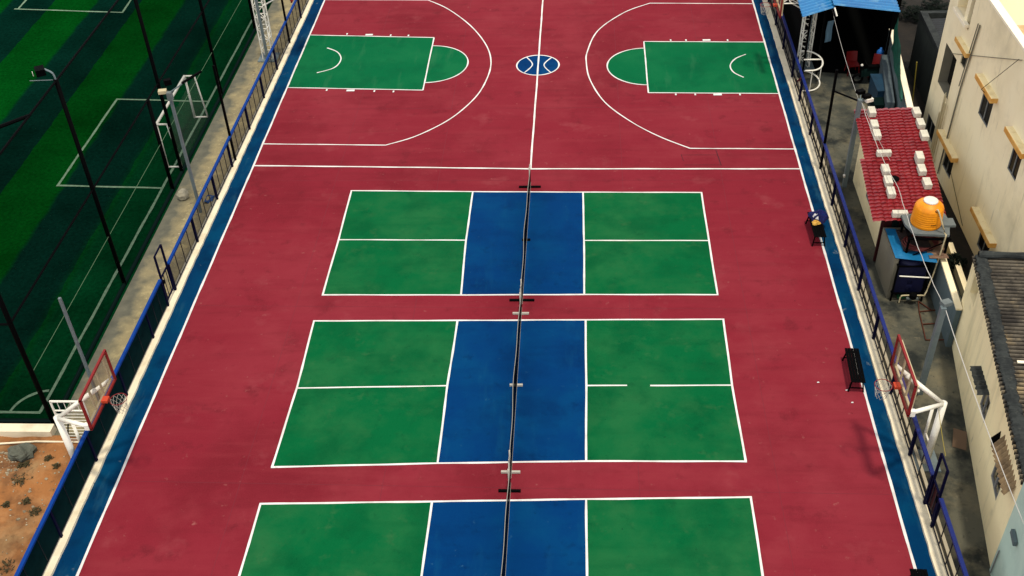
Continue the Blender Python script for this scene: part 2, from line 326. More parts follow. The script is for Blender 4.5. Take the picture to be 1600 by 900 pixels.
for R in ROWS:
    a, m_, c = R
    g.sheet([c[0],c[1],m_[1],a[1],a[0],m_[0]], .004); g.sheet([c[2],c[3],m_[3],a[3],a[2],m_[2]], .004)
    bl.sheet([c[1],c[2],m_[2],a[2],a[1],m_[1]], .004)
    ext = lambda p, q: (p[0]+(p[0]-q[0])/abs(p[0]-q[0])*W/2, p[1])
    ln.strip([ext(a[0],a[1]), a[1], a[2], ext(a[3],a[2])], W, .008)
    ln.strip([ext(c[0],c[1]), c[1], c[2], ext(c[3],c[2])], W, .008)
    for i in range(4): ln.strip([c[i], m_[i], a[i]], W, .0115)
    ln.strip([m_[0], m_[1]], W*.9, .008)
    if R is ROWS[1]:
        ln.strip([m_[2], (3.45,.07)], W*.9, .008); ln.strip([(4.15,.07), m_[3]], W*.9, .008)
    else: ln.strip([m_[2], m_[3]], W*.9, .008)
struct('court_green_paint', g, M['court_green'])
# basketball keys
k = MB()
kl = [(-10.99,24.26),(-4.87,23.79),(-4.84,18.65),(-11.0,19.03)]; kr = [(5.09,23.07),(10.6,22.84),(10.57,17.99),(5.04,18.19)]
k.sheet(kl[::-1], .004); k.sheet(kr[::-1], .004)
k.sheet(arc(-4.83,21.13,1.8,-90,90)[:], .004); k.sheet(arc(5.07,20.64,1.75,90,270), .004)
struct('key_green_paint', k, M['key_green'])
bl.sheet(arc(.18,20.87,.96,0,360,48)[:-1], .004)
struct('court_blue_paint', bl, M['court_blue'])
LW = .058
ln.strip([(SLX(Y0),Y0),(SLX(Y1),Y1)], .075, .008); ln.strip([(SRX(Y0),Y0),(SRX(Y1),Y1)], .075, .008)
ln.strip([(-10.99,12.59),(-5.2,12.4),(.1,12.21),(10.55,12.07)], .075, .0115)
ln.strip([(.12,12.21),(.19,19.9)], .07, .0085); ln.strip([(.19,19.9),(.2,21.85),(.26,29)], .07, .0085)
ln.strip([kl[0],kl[1],kl[1]], LW, .0115); ln.strip([kl[3],kl[2]], LW, .0115); ln.strip([kl[1],kl[2]], LW, .008)
ln.strip([kr[1],kr[0]], LW, .0115); ln.strip([kr[2],kr[3]], LW, .0115); ln.strip([kr[0],kr[3]], LW, .008)
ln.strip(arc(-4.83,21.13,1.8,-90,90), LW, .0118); ln.strip(arc(5.07,20.64,1.75,90,270), LW, .0118)
def smooth_curve(P, n=8):
    o = []
    for i in range(len(P)-1):
        p0, p1, p2, p3 = P[max(i-1,0)], P[i], P[i+1], P[min(i+2,len(P)-1)]
        for j in range(n):
            t = j/n
            o.append(tuple(.5*((2*p1[d])+(-p0[d]+p2[d])*t+(2*p0[d]-5*p1[d]+4*p2[d]-p3[d])*t*t+(-p0[d]+3*p1[d]-3*p2[d]+p3[d])*t**3) for d in range(len(p1))))
    return o+[P[-1]]
L3 = [(-5.87,14.07),(-4.7,14.77),(-3.46,16.06),(-2.53,17.78),(-2.08,19.52),(-1.98,21.2),(-2.32,22.97),(-3.2,25.02),(-4.48,26.95),(-5.6,28.05)]
R3 = [(5.58,27.26),(4.25,26.2),(2.96,24.28),(2.45,22.18),(2.38,21.05),(2.54,19.41),(3.14,17.42),(4.17,15.79),(5.29,14.56),(6.46,13.63)]
ln.strip([(-10.99,14.25),(-5.87,14.07)], LW, .008); ln.strip(smooth_curve(L3), LW, .0084); ln.strip([(-5.6,28.05),(-11,28.3)], LW, .008)
ln.strip([(10.65,27.0),(5.58,27.26)], LW, .008); ln.strip(smooth_curve(R3), LW, .0084); ln.strip([(6.46,13.63),(10.55,13.52)], LW, .008)
ln.strip(smooth_curve([(-9.88,22.87),(-9.31,22.42),(-9.02,21.68),(-9.2,20.86),(-9.91,20.39)]), LW, .008)
ln.strip(smooth_curve([(9.63,21.65),(9.12,21.23),(8.82,20.6),(8.89,19.96),(9.28,19.47)]), LW, .008)
ln.strip(arc(.18,20.87,.96,0,360,60), .06, .0078)
ln.strip(smooth_curve([(-.36,21.66),(-.07,20.92),(-.4,20.16)]), .055, .0081); ln.strip(smooth_curve([(.8,21.6),(.46,20.87),(.8,20.1)]), .055, .0081)
for x, y, w in [(-9.16,24.27,.07),(-8.06,24.15,.36),(-7.,24.06,.07),(-6.13,24.0,.07),(6.34,23.12,.07),(7.05,23.1,.07),(8.0,23.08,.36),(8.97,23.04,.07)]:
    ln.sheet([(x-w/2,y-.03),(x+w/2,y-.03),(x+w/2,y+.12),(x-w/2,y+.12)], .0128)
for x, y, w in [(-9.16,18.8,.07),(-8.08,18.74,.36),(-7.,18.66,.07),(-6.14,18.6,.07),(6.21,18.06,.07),(7.04,18.04,.07),(7.99,18.01,.36),(8.94,17.99,.07)]:
    ln.sheet([(x-w/2,y-.12),(x+w/2,y-.12),(x+w/2,y+.03),(x-w/2,y+.03)], .0128)
struct('court_line_markings', ln, M['line_white'])
s_ = MB()
for p, q, w in [((6.1,13.59),(7.52,13.56),.02),((6.07,13.14),(7.5,13.13),.025),((6.14,12.41),(7.55,12.4),.02),((6.07,13.2),(6.13,12.7),.025),((7.47,13.5),(7.57,12.36),.035)]: s_.strip([p, q], w, .0045)
struct('court_saw_cuts', s_, M['seam'])
j = MB()                                      # faint expansion joints in the slab
for x in (-7.6,-3.55,3.6,7.4): j.strip([(x,-14),(x+.2,36)], .012, .0022)
for y in (-4.0,3.75,11.4,17.0,25.4): j.strip([(-10.9,y+.1),(10.4,y-.1)], .012, .0028)
struct('court_joints', j, mat('joint', S(124,38,50), .9))

# ------------------------------------------------------------------ left: turf pitch, sand, dirt
struct('turf_pitch', MB().sheet([(-60,-1.75),(-13.66,-1.75),(-13.66,60),(-60,60)], -.005), M['turf'])
t_ = MB(); tw = .1
t_.strip([(-14.43,-1.22),(-14.3,11.0),(-14.24,26.9),(-14.2,50)], tw, .004)
t_.strip([(-14.4,-1.22),(-40,-1.15)], tw, .008)
t_.strip([(-14.31,11.02),(-18.61,11.25)], tw, .008); t_.strip([(-18.61,11.2),(-18.52,18.2)], tw, .0035); t_.strip([(-18.55,18.16),(-14.3,17.85)], tw, .008)
t_.strip([(-27.2,27.8),(-21.2,27.15)], tw, .008); t_.strip([(-21.25,27.15),(-21.5,34)], tw, .0035); t_.strip([(-27.0,27.75),(-27.1,34)], tw, .0035)
t_.strip(arc(-14.43,-1.22,.95,95,178,16), tw, .0055)
struct('turf_line_markings', t_, mat('turf_line', S(130,156,128), .9, [(S(96,130,100), 6, .42, .62, .8)]))
struct('sand_strip', MB().grid(lambda u, v: (-13.66+u*1.85, -2.3+v*42, .015+max(0,u-.2)*(.03+.03*math.sin(u*9+v*70)*math.sin(v*160+u*3)+.02*math.sin(v*300+u*7))), 14, 260), M['sand'], True)
rd = random.Random(3)
def dirt_h(x, y): return .05*math.sin(x*2.1+y*.7)+.04*math.sin(y*2.7-x*1.3)+.02*math.sin(x*7+y*5)
struct('dirt_ground', MB().grid(lambda u, v: (-24+u*11.75, -14+v*11.75, -.0+.07+dirt_h(-24+u*11.75, -14+v*11.75)), 90, 90), M['dirt'], True)

# low retaining wall, pipe, rock, rubble and weeds in the dirt corner
w_ = MB(); w_.box(-30,-13.62,-2.28,-1.95,-.1,.28)
tag(w_.build('retaining_wall', M['cream_kerb'], loc=(-20,-2.1,0)), 'low cream plastered wall between turf pitch end and red dirt', 'wall')
tag(MB().tube([(-22,-2.75,.1),(-15.2,-2.6,.09),(-14,-2.5,.1),(-12.3,-2.52,.1)], .03, 8).build('water_pipe', M['cream_kerb'], loc=(-15,-2.6,.1), smooth=True), 'white pipe lying along foot of low cream wall', 'pipe')
tag(rock_mesh(MB(), (-14.25,-2.98,.12), .42, .3, .27, 5, 14, 10).build('boulder', M['rock'], loc=(-14.25,-2.98,0)), 'big grey boulder beside white pipe on red dirt', 'rock')
tag(rock_mesh(MB(), (-13.24,10.3,.16), .24, .27, .24, 9, 7, 5, .05).build('stone_block', M['stone'], loc=(-13.24,10.3,0)), 'pale squarish stone block on sandy strip beside turf fence', 'stone')
rb = MB()
for i in range(420):
    x = -15.9+rd.random()*1.7; y = -2.85-rd.random()**1.6*1.3
    if rd.random() < .45: x, y = -15.5+rd.random()*3.1, -8+rd.random()*5.2
    r = rd.uniform(.008,.028)+(.03 if rd.random() < .12 else 0); rock_mesh(rb, (x,y,.075+dirt_h(x,y)), r*1.3, r, r*.8, i, 5, 4, .2)
for i in range(120):
    x = -12.9+rd.random()*.75; y = -1+rd.random()*24; r = rd.uniform(.015,.05); rock_mesh(rb, (x,y,.02), r*1.3, r, r*.7, i, 5, 4, .2)
o = rb.build('loose_stones', M['rubble']); o['kind'] = 'stuff'; o['label'] = 'scattered pale stones and rubble on dirt and sand'
def tuft(x, y, r, seed, label, mt='weed', h=.14):
    rn = random.Random(seed); mb = MB(); z0 = .05+dirt_h(x, y) if mt == 'weed' else 0
    for i in range(75 if mt == 'weed' else 420):
        a = rn.uniform(0, 6.283); d = r*rn.random()**.6; bx, by = x+d*math.cos(a)*(1+.4*math.sin(3*a+seed)), y+d*math.sin(a)
        b2 = rn.uniform(0, 6.283); l = rn.uniform(.15,.45)*h*(1 if mt == 'weed' else .5); w = l*.35; z = z0+rn.uniform(.1,1)*h*(1-.5*d/r)
        cx, cy = math.cos(b2), math.sin(b2); t = rn.uniform(-.3,.5)*l
        mb.add([(bx-cx*l,by-cy*l,z-t*.5),(bx-cy*w,by+cx*w,z),(bx+cx*l,by+cy*l,z+t),(bx+cy*w,by-cx*w,z)], [(0,1,2,3)])
    return tag(mb.build('weed_tuft', M[mt], loc=(x,y,0)), label, 'weed', 'weeds growing in the red dirt')
for i, (x, y, r, lab) in enumerate([(-13.88,-3.98,.26,'largest dark weed patch on red dirt below the boulder'), (-14.12,-3.42,.1,'small dark weed just left of a twin below the boulder'), (-13.95,-3.36,.13,'small dark weed nearest the boulder'),
        (-14.0,-4.78,.1,'dark weed at left picture edge on red dirt'), (-13.42,-4.72,.12,'round dark weed between left edge and cloth fence'), (-13.0,-5.15,.17,'dusty weed with pale stones beside cloth fence'),
        (-13.0,-3.5,.1,'small dark weed close to blue fence rail'), (-13.35,-3.2,.12,'faint low weed under the leaning black rod'), (-13.1,-6.85,.25,'dark straggly weed in bottom left corner')]):
    tuft(x, y, r, i, lab)

# ------------------------------------------------------------------ court kerbs and fences
def kerb(fx, d0, d1, y0, y1, name, label, h=.09, seed=1):
    rn = random.Random(seed); n = 160; L = []; R = []
    for i in range(n+1):
        Y = y0+(y1-y0)*i/n; L.append((fx(Y)+d0, Y)); R.append((fx(Y)+d1+(rn.random()-.5)*.028, Y))
    mb = MB(); vs = []; fs = []
    for i in range(n+1): vs += [(*L[i], -.05), (*L[i], h), (*R[i], h+.006*math.sin(i)), (*R[i], -.05)]
    for i in range(n):
        for q in range(3): fs.append((4*i+q, 4*i+q+1, 4*i+5+q, 4*i+4+q))
    mb.add(vs, fs); return tag(mb.build(name, M['cream_kerb'], loc=(fx(8),8,0)), label, 'kerb')
kerb(lx, -.12, .2, -13.9, 36, 'kerb_wall', 'low cream kerb wall along the court beside the turf', seed=2)
kerb(rx, .08, -.24, -13.9, 36, 'kerb_wall', 'low cream kerb wall along the court beside the concrete yard', seed=3)
tag(MB().prism([(rx(-13)+.17,-13.9),(rx(-13)+.26,-13.9),(rx(36)+.26,36),(rx(36)+.17,36)], -.05, .07).build('yard_kerb', M['cream_kerb'], loc=(11.6,8,0)), 'narrow second cream kerb just behind the right court fence', 'kerb')

def fence(fx, posts, tall, gaps, label, railm, cloth=(), y0=-13.5, y1=34):
    r = thing('court_fence', label, 'fence', (fx(8), 8, 0))
    for y in posts:
        h = tall.get(y, 1.2)
        MB().bar((fx(y),y,.05), (fx(y),y,h), .085).build('post', M['navy'] if h < 2 else M['black'], r)
    ys = [y0]+[e for g_ in gaps for e in g_]+[y1]
    for i in range(0, len(ys), 2):
        a, b_ = ys[i], ys[i+1]
        MB().bar((fx(a),a,1.2), (fx(b_),b_,1.2), .1, .07).build('top_rail', railm, r)
        MB().bar((fx(a),a,.16), (fx(b_),b_,.16), .03).build('bottom_rail', M['picket'], r)
    P = sorted(posts)
    for a, b_ in zip(P, P[1:]):
        if any(a >= g0-.01 and b_ <= g1+.01 for g0, g1 in gaps) or b_-a < 1: continue
        if any(c0-.01 <= a and b_ <= c1+.01 for c0, c1 in cloth):
            def f(u, v, a=a, b_=b_): Y = a+(b_-a)*u; return (fx(Y)+.012*math.sin(v*5+u*11)*(1-abs(2*v-1)), Y, .12+1.05*v)
            MB().grid(f, 14, 5).build('shade_cloth', M['cloth'], r, smooth=True)
            for q in (1/3, 2/3):
                Y = a+(b_-a)*q; MB().bar((fx(Y)+.02,Y,.24), (fx(Y)+.02,Y,1.17), .012).build('picket', M['picket'], r)
            continue
        MB().quad((fx(a)+.005,a,.16),(fx(b_)+.005,b_,.16),(fx(b_)+.005,b_,1.17),(fx(a)+.005,a,1.17)).build('mesh_panel', M['fence_mesh'], r)
        n = 2 if b_-a < 2.2 else 4
        for i in range(1, n):
            Y = a+(b_-a)*i/n; MB().bar((fx(Y),Y,.16), (fx(Y),Y,1.18), .024).build('picket', M['picket'], r)
    return r
LP = [-13.6,-11.3,-8.62,-5.94,-3.22,-.55,2.11,3.74,4.6,7.37,10.1,12.4,12.9,15.3,17.96,20.6,23.29,26,28.7,31.4]
fence(lx, LP, {23.29:4.2, 12.9:4.3}, [(3.74,4.6)], 'blue railed court fence along the turf side, lower bays clad in dark green cloth', M['rail_blue'], cloth=[(-13.7,3.75)])
RP = [-12.9,-10.4,-7.8,-5.25,-4.47,-2.75,-.3,2.14,4.55,6.94,9.48,11.95,14.46,17.2,19.3,21.99,24.44,27,29.6,32.2]
fence(rx, RP, {11.95:4.3}, [(-5.25,-4.47)], 'blue railed court fence along the concrete yard, open pickets', M['rail_navy'])
def gate(fx, ya, yb, label, h, solid=False):
    r = thing('court_gate', label, 'gate', (fx(ya), ya, .2)); f = MB(); xa, xb = fx(ya), fx(yb)
    i = .06
    for y in (ya+i, yb-i): f.bar((fx(y),y,.24), (fx(y),y,h), .06)
    for z in (.27, 1.2, h): f.bar((xa,ya+i,z), (xb,yb-i,z), .045)
    f.build('frame', M['navy'], r)
    for q in (.35,.68):
        y = ya+(yb-ya)*q; MB().bar((fx(y),y,.27), (fx(y),y,1.2), .022).build('picket', M['picket'], r)
    if solid: MB().box(xa+.03,xa+.045,ya+.09,yb-.09,.3,1.17).build('kick_panel', M['maroon'], r)
    MB().cbox((xa,ya+.1,1.0), .1, .1, .14).build('lock_box', M['black'], r)
    return r
gate(lx, 3.78, 4.56, 'tall narrow navy gate in the left court fence', 2.1)
gate(rx, -5.21, -4.51, 'tall narrow navy gate in the right court fence with dark maroon panel', 2.15, True)

# ------------------------------------------------------------------ turf net fence
NX = -13.82
nf = thing('net_fence', 'tall black pole fence with netting around the striped turf pitch', 'fence', (NX, 5, 0))
for y in (-1.68, 4.98, 12.12, 18.4, 24.9, 31.6): MB().tube([(NX,y,-.05),(NX,y,8)], .072, 8).build('post', M['black'], nf, smooth=True)
MB().tube([(NX,10.85,-.05),(NX,10.85,4)], .075, 8).build('post', M['black'], nf, smooth=True)
for x in (-20.6,-27.3): MB().tube([(x,-1.72,-.05),(x,-1.72,8)], .072, 8).build('post', M['black'], nf, smooth=True)
for z in (4, 7.95):
    MB().tube([(NX,-1.68,z),(NX,36,z)], .036, 6).build('rail', M['black'], nf); MB().tube([(NX,-1.72,z),(-34,-1.72,z)], .036, 6).build('rail', M['black'], nf)
MB().tube([(NX,2.9,7.95),(-18.4,-1.7,7.95)], .055, 6).build('brace', M['black'], nf)
MB().tube([(NX+.02,-1.68,2.12),(NX+.02,36,2.12)], .009, 5).build('rope', M['rope'], nf)
MB().tube([(NX,-1.7,.06),(NX,36,.06)], .07, 6).build('hem', M['dark_teal'], nf); MB().box(-34,NX,-1.8,-1.66,-.02,.2).build('hem', M['dark_teal'], nf)
MB().quad((NX,-1.68,.05),(NX,36,.05),(NX,36,7.95),(NX,-1.68,7.95)).build('netting', M['net_dark'], nf)
MB().quad((NX,-1.72,.05),(-34,-1.72,.05),(-34,-1.72,7.95),(NX,-1.72,7.95)).build('netting', M['net_dark'], nf)
fl = thing('floodlight', 'black floodlight on top of the net fence post facing the turf', 'floodlight', (NX, 4.98, 8))
MB().cbox((NX-.46,5.1,8.22), .28, .36, .2, .5).build('lamp_head', M['black'], fl)
MB().cbox((NX-.66,5.0,8.18), .012, .16, .1, .5).build('lens', M['white_plastic'], fl)
MB().tube(smooth_curve([(NX,4.98,8),(NX-.05,5.0,8.2),(NX-.28,5.06,8.3)]), .03, 6).build('bracket', M['galv'], fl)
MB().tube([(NX-.05,4.9,8.02),(NX-.75,4.86,8.02)], .012, 5).build('rod', M['galv'], fl)

# goal
go = thing('football_goal', 'white tubular football goal on the turf behind the net fence', 'goal', (-14.3, 14.5, 0))
FX, BX, GA, GB, GH = -14.5, -14.02, 12.5, 16.45, 2.0
for y in (GA, GB):
    MB().tube([(FX,y,0),(FX,y,GH)], .05, 8).build('post', M['white_paint'], go, smooth=True)
    MB().tube([(FX,y,GH),(FX+.42,y,GH)], .04, 8).build('depth_bar', M['white_paint'], go, smooth=True)
    MB().tube([(FX+.42,y,GH),(BX+.1,y,0)], .035, 8).build('back_post', M['white_paint'], go, smooth=True)
    MB().tube([(FX,y,.04),(BX+.1,y,.04)], .035, 8).build('ground_bar', M['white_paint'], go, smooth=True)
MB().tube([(FX,GA,GH),(FX,GB,GH)], .055, 8).build('crossbar', M['white_paint'], go, smooth=True)
MB().quad((FX+.42,GA,GH),(FX+.42,GB,GH),(BX+.1,GB,.02),(BX+.1,GA,.02)).build('net', M['net_goal'], go)

# ------------------------------------------------------------------ hoops
def hoop_net(mb, c, r=.22, h=.42, n=10, rows=4):
    P = [[(c[0]+(r*(1-.38*k/rows))*math.cos(2*math.pi*(i+.5*(k % 2))/n), c[1]+(r*(1-.38*k/rows))*math.sin(2*math.pi*(i+.5*(k % 2))/n), c[2]-h*k/rows) for i in range(n)] for k in range(rows+1)]
    for k in range(rows):
        for i in range(n):
            a = P[k][i]
            for q in ((i, (i-1) % n) if k % 2 == 0 else (i, (i+1) % n)): mb.tube([a, P[k+1][q]], .0055, 4)
def board(root, bx, y0, y1, z0, z1, s, rimx, yc):
    bo = MB().quad((bx,y0,z0),(bx,y1,z0),(bx,y1,z1),(bx,y0,z1)).build('backboard', M['glass_board'], root)
    f = MB(); e = .03
    for z in (z0, z1): f.bar((bx,y0-e,z), (bx,y1+e,z), .06)
    for y in (y0, y1): f.bar((bx,y,z0), (bx,y,z1), .06)
    f.build('frame', M['rim_red'], bo)
    bf = MB(); x2 = bx+s*.08
    for z in (z0+.06, z1-.12): bf.bar((x2,y0+.05,z), (x2,y1-.05,z), .055)
    for y in (y0+.1, yc-.3, yc+.3, y1-.1): bf.bar((x2,y,z0+.06), (x2,y,z1-.12), .045)
    bf.build('back_frame', M['pvc'], bo)
    MB().cbox((bx-s*.09,yc,z0+.14), .17, .2, .08).build('bracket', M['orange'], root)
    rim = MB().tube([(rimx+.225*math.cos(a*math.pi/12), yc+.225*math.sin(a*math.pi/12), z0+.16) for a in range(24)], .010, 6, closed=True).build('rim', M['rim_red'], root, smooth=True)
    n = MB(); hoop_net(n, (rimx,yc,z0+.16)); n.build('net', M['white_tape'], rim)
def near_hoop(px, py, bx, y0, y1, s, rimx, label, foot):
    r = thing('basketball_hoop', label, 'basketball hoop', (px, py, 0), 'basketball hoops at the court ends'); z0, z1 = 2.9, 3.95; yc = (y0+y1)/2
    MB().tube([(px,py,-.05),(px,py,2.42)], .095, 12).build('post', M['white_paint'], r, smooth=True)
    T = (px, py, 2.36)
    for q in ((bx+s*.1, min(y0,y1)+.06, z0+.04), (bx+s*.1, max(y0,y1)-.06, z0+.04), (bx+s*.1, yc, z0+.5)):
        MB().tube([T, q], .06, 10).build('arm', M['white_paint'], r, smooth=True)
    MB().bar((bx+s*.1,min(y0,y1)+.02,z0-.02), (bx+s*.1,min(y0,y1)+.02,z0+.16), .12).build('corner_bracket', M['white_paint'], r)
    a = MB(); a.tube([(px+s*.02,py+.55,.02),(px-s*.02,py+.5,1.75)], .045, 8); a.tube([(px,py+.5,.7),(px,py,.7)], .03, 6); a.build('brace_leg', M['white_paint'], r, smooth=True)
    MB().cbox((px-s*.05,py+.1,.02), .8, .8, .06).build('foot_plate', M['galv'], r)
    board(r, bx, y0, y1, z0, z1, s, rimx, yc)
    return r
near_hoop(-12.2, -3.73, -10.78, -4.62, -2.74, -1, -10.33, 'white post basketball hoop with red framed clear board over the cloth fence', None)
near_hoop(11.6, -3.0, 10.36, -3.95, -2.08, 1, 9.92, 'white post basketball hoop with red framed clear board above the right court fence', None)

def lattice(mb, a, b_, w, n, r=.022):
    """square lattice mast or boom from a to b_"""
    a, b_ = Vector(a), Vector(b_); d = (b_-a).normalized(); up = Vector((0,1,0)) if abs(d.y) < .9 else Vector((0,0,1))
    e1 = d.cross(up).normalized()*w/2; e2 = d.cross(e1).normalized()*w/2
    C = [e1+e2, e1-e2, -e1-e2, -e1+e2]
    for c in C: mb.tube([a+c, b_+c], r*1.25, 6)
    for i in range(n):
        p, q = a+(b_-a)*i/n, a+(b_-a)*(i+1)/n
        for k in range(4):
            c1, c2 = C[k], C[(k+1) % 4]
            mb.tube([p+c1, p+c2], r*.8, 5); mb.tube(([p+c1, q+c2] if (i+k) % 2 else [p+c2, q+c1]), r*.8, 5)
def far_hoop(x, y, bx, y0, y1, s, rimx, label):
    r = thing('basketball_hoop', label, 'basketball hoop', (x, y, 0), 'basketball hoops at the court ends')
    m = MB(); lattice(m, (x,y,.0), (x,y,3.75), .46, 7); m.build('mast', M['white_paint'], r)
    MB().bar((x-s*.02,y-.34,.0), (x-s*.02,y-.34,3.9), .11).build('centre_post', M['galv'], r)
    a = MB(); lattice(a, (x-s*.25,y,3.35), (bx+s*.2,y,3.35), .5, 3); a.build('boom', M['white_paint'], r)
    MB().tube([(x-s*.22,y-.2,2.7),(bx+s*.55,y-.2,3.12)], .03, 6).build('strut', M['white_paint'], r)
    MB().cbox((x,y,.03), .9, .9, .08).build('foot_plate', M['galv'], r)
    board(r, bx, y0, y1, 2.9, 3.95, s, rimx, (y0+y1)/2)
    return r
far_hoop(12.0, 20.45, 10.5, 19.3, 21.1, 1, 10.0, 'white lattice mast basketball hoop at far right beside the blue roofed shed')
far_hoop(-12.45, 21.9, -10.85, 21.6, 23.4, -1, -10.35, 'white lattice mast basketball hoop at far left behind the court fence')
lo = thing('guard_rail', 'white curved pipe guard rail at foot of the far right hoop mast', 'railing', (11.8, 18.9, 0))
for z in (.06, 1.02): MB().tube([(11.72,19.9,z)]+[(11.85+.62*math.cos(math.radians(a)), 19.0+.9*math.sin(math.radians(a)), z) for a in range(80,-91,-10)]+[(11.6,18.1,z)], .035, 8).build('hoop_rail', M['white_paint'], lo, smooth=True)
for p in ((12.47,19.0),(11.9,18.1),(11.72,19.9)): MB().tube([(*p,0),(*p,1.02)], .022, 6).build('upright', M['white_paint'], lo)
MB().tube([(11.7,19.1,1.02),(12.47,19.1,1.02)], .035, 8).build('cross_bar', M['white_paint'], lo, smooth=True)
MB().tube([(11.52,18.9,.1),(11.55,18.3,.55)], .05, 8).build('red_bar', M['rim_red'], lo, smooth=True)

# grille, rod and light poles on the left
gr = thing('metal_grille', 'white metal grille panel standing behind the left backboard', 'grille', (-12.6, -2.45, 0))
f = MB()
for z in (.04, 1.72): f.bar((-13.1,-2.45,z), (-12.15,-2.45,z), .045)
for x in (-13.1,-12.15): f.bar((x,-2.45,0), (x,-2.45,1.74), .045)
f.bar((-13.1,-2.45,1.35), (-12.15,-2.45,1.35), .035); f.build('frame', M['white_paint'], gr)
f = MB()
for i in range(1, 10): f.bar((-13.1,-2.45,.04+i*.13), (-12.15,-2.45,.04+i*.13), .014)
for i in range(1, 5): f.bar((-13.1+i*.19,-2.45,1.35), (-13.1+i*.19,-2.45,1.72), .014)
f.build('bars', M['white_paint'], gr)
tag(MB().tube([(-13.0,-2.75,.0),(-12.75,-2.6,.95)], .022, 6).build('iron_rod', M['black'], loc=(-13,-2.75,0)), 'thin black rod leaning against the left hoop post', 'rod')
tag(MB().bar((-12.72,-.75,-.03),(-12.72,-.75,4.15), .075).build('steel_pole', M['galv'], loc=(-12.72,-.75,0)), 'bare square grey steel pole behind the left backboard', 'pole')
lp = thing('light_pole', 'grey steel floodlight pole on sandy strip in front of the goal', 'light pole', (-12.29, 9.31, 0))
MB().bar((-12.29,9.31,-.03),(-12.29,9.31,5.1), .095).build('pole', M['galv'], lp)
MB().cbox((-12.29,9.31,5.0), .17, .17, .3).build('clamp', M['slab'], lp)
MB().cbox((-12.56,9.42,5.12), .28, .2, .12, .2).build('floodlight', M['pvc'], lp); MB().cbox((-12.42,9.72,5.33), .24, .18, .2, .5).build('floodlight', M['black'], lp)
MB().bar((-12.25,9.3,5.15),(-11.5,9.75,5.5), .035).build('arm', M['galv'], lp); MB().bar((-11.85,9.55,5.36),(-11.2,9.95,5.62), .09, .06).build('lamp_bar', M['black'], lp)
tag(MB().grid(lambda u, v: (-12.35+u*.32, 9.9+v*.55, .05+.07*math.sin(u*6)*math.cos(v*5)), 6, 6).build('tarp_scrap', mat('tarp_scrap', S(20,70,130), .7), loc=(-12.2,10.1,0)), 'crumpled blue tarp scrap on sand behind the left court fence', 'tarp')

# ------------------------------------------------------------------ pickleball nets
def pnet(ya, yb, xa, xb, feet, label):
    r = thing('court_net', label, 'net', ((xa+xb)/2, (ya+yb)/2, 0), 'portable nets down the court centre line')
    ym = (ya+yb)/2; X = lambda y: xa+(xb-xa)*(y-ya)/(yb-ya)
    for y in (ya, yb): MB().tube([(X(y),y,0),(X(y),y,.93)], .022, 8).build('post', M['white_tape'], r, smooth=True)
    MB().tube([(X(ym),ym,0),(X(ym),ym,.86)], .018, 8).build('centre_post', M['matte_black'], r, smooth=True)
    sag = lambda t: .9-.05*(1-abs(2*t-1)**2)
    wob = lambda t, k: .02*math.sin(t*7+k)+.012*math.sin(t*17+k)
    a, b_ = ya+.22, yb-.3
    def P(t, h): y = a+(b_-a)*t; return (X(y)+wob(t,1)*(h)+.03*(1-h), y, .12+(sag(t)-.12)*h)
    MB().grid(lambda u, v: P(u, v), 40, 3).build('netting', M['net_black'], r)
    MB().tube([P(i/40, 1) for i in range(41)], .009, 6).build('top_tape', M['net_tape'], r, smooth=True)
    MB().tube([P(i/40, 0) for i in range(41)], .007, 6).build('bottom_tape', M['net_tape'], r, smooth=True)
    for y in (a, b_): MB().bar((X(y),y,.12), (X(y),y,.9), .03).build('side_tape', M['white_tape'], r)
    for y0, y1, t in ((ya, a, 0), (b_, yb, 1)): MB().tube([(X(y0),y0,.88),(X(y1),y1,.88)], .009, 5).build('tie_cord', M['cord'], r)
    for y, w, m_ in feet: MB().bar((X(y)-w/2,y,.04), (X(y)+w/2,y,.04), .07, .06).build('foot', M[m_], r)
pnet(10.9, 4.1, .14, .09, [(10.9,.84,'matte_black'),(7.49,.3,'matte_black'),(4.1,.84,'matte_black')], 'far black court net on all black feet')
pnet(3.41, -3.46, .08, .06, [(3.41,.54,'white_tape'),(.03,.4,'white_tape'),(-3.46,.54,'white_tape')], 'middle black court net standing on white feet')
pnet(-4.14, -10.9, .06, .06, [(-4.14,.62,'matte_black'),(-7.5,.35,'matte_black'),(-10.9,.62,'matte_black')], 'nearest black court net running out of the picture bottom')

# ------------------------------------------------------------------ benches
bn = thing('bench', 'black slatted bench with clothes piled on it', 'bench', (10.4, 7.78, 0), 'black benches by the right side line')
L_ = 1.5
def off(mb): mb.v = [(x+10.4, y+7.78, z) for x, y, z in mb.v]; return mb
for i in range(5):
    x = -.17+i*.085; off(MB().bar((x,-L_/2,.45), (x,L_/2,.45), .076, .025)).build('slat', M['black'], bn)
for y in (-.62,.62):
    f = MB(); f.bar((-.2,y,.42), (.2,y,.42), .04)
    for s in (-1, 1): f.bar((s*.15,y,.42), (s*.22,y+(.06 if y > 0 else -.06),0), .04)
    f.bar((-.2,y+(.04 if y > 0 else -.04),.14), (.2,y+(.04 if y > 0 else -.04),.14), .03); off(f).build('leg_frame', M['black'], bn)
f = MB(); f.bar((0,-.62,.4), (0,.62,.4), .035); off(f).build('spine', M['black'], bn)
dup(bn, (10.3,.53,0), math.radians(-3.5), 'empty black slatted bench on the right side line opposite the middle court')
dup(bn, (10.36,-7.62,0), math.radians(-2), 'black bench cut off by the bottom picture edge')
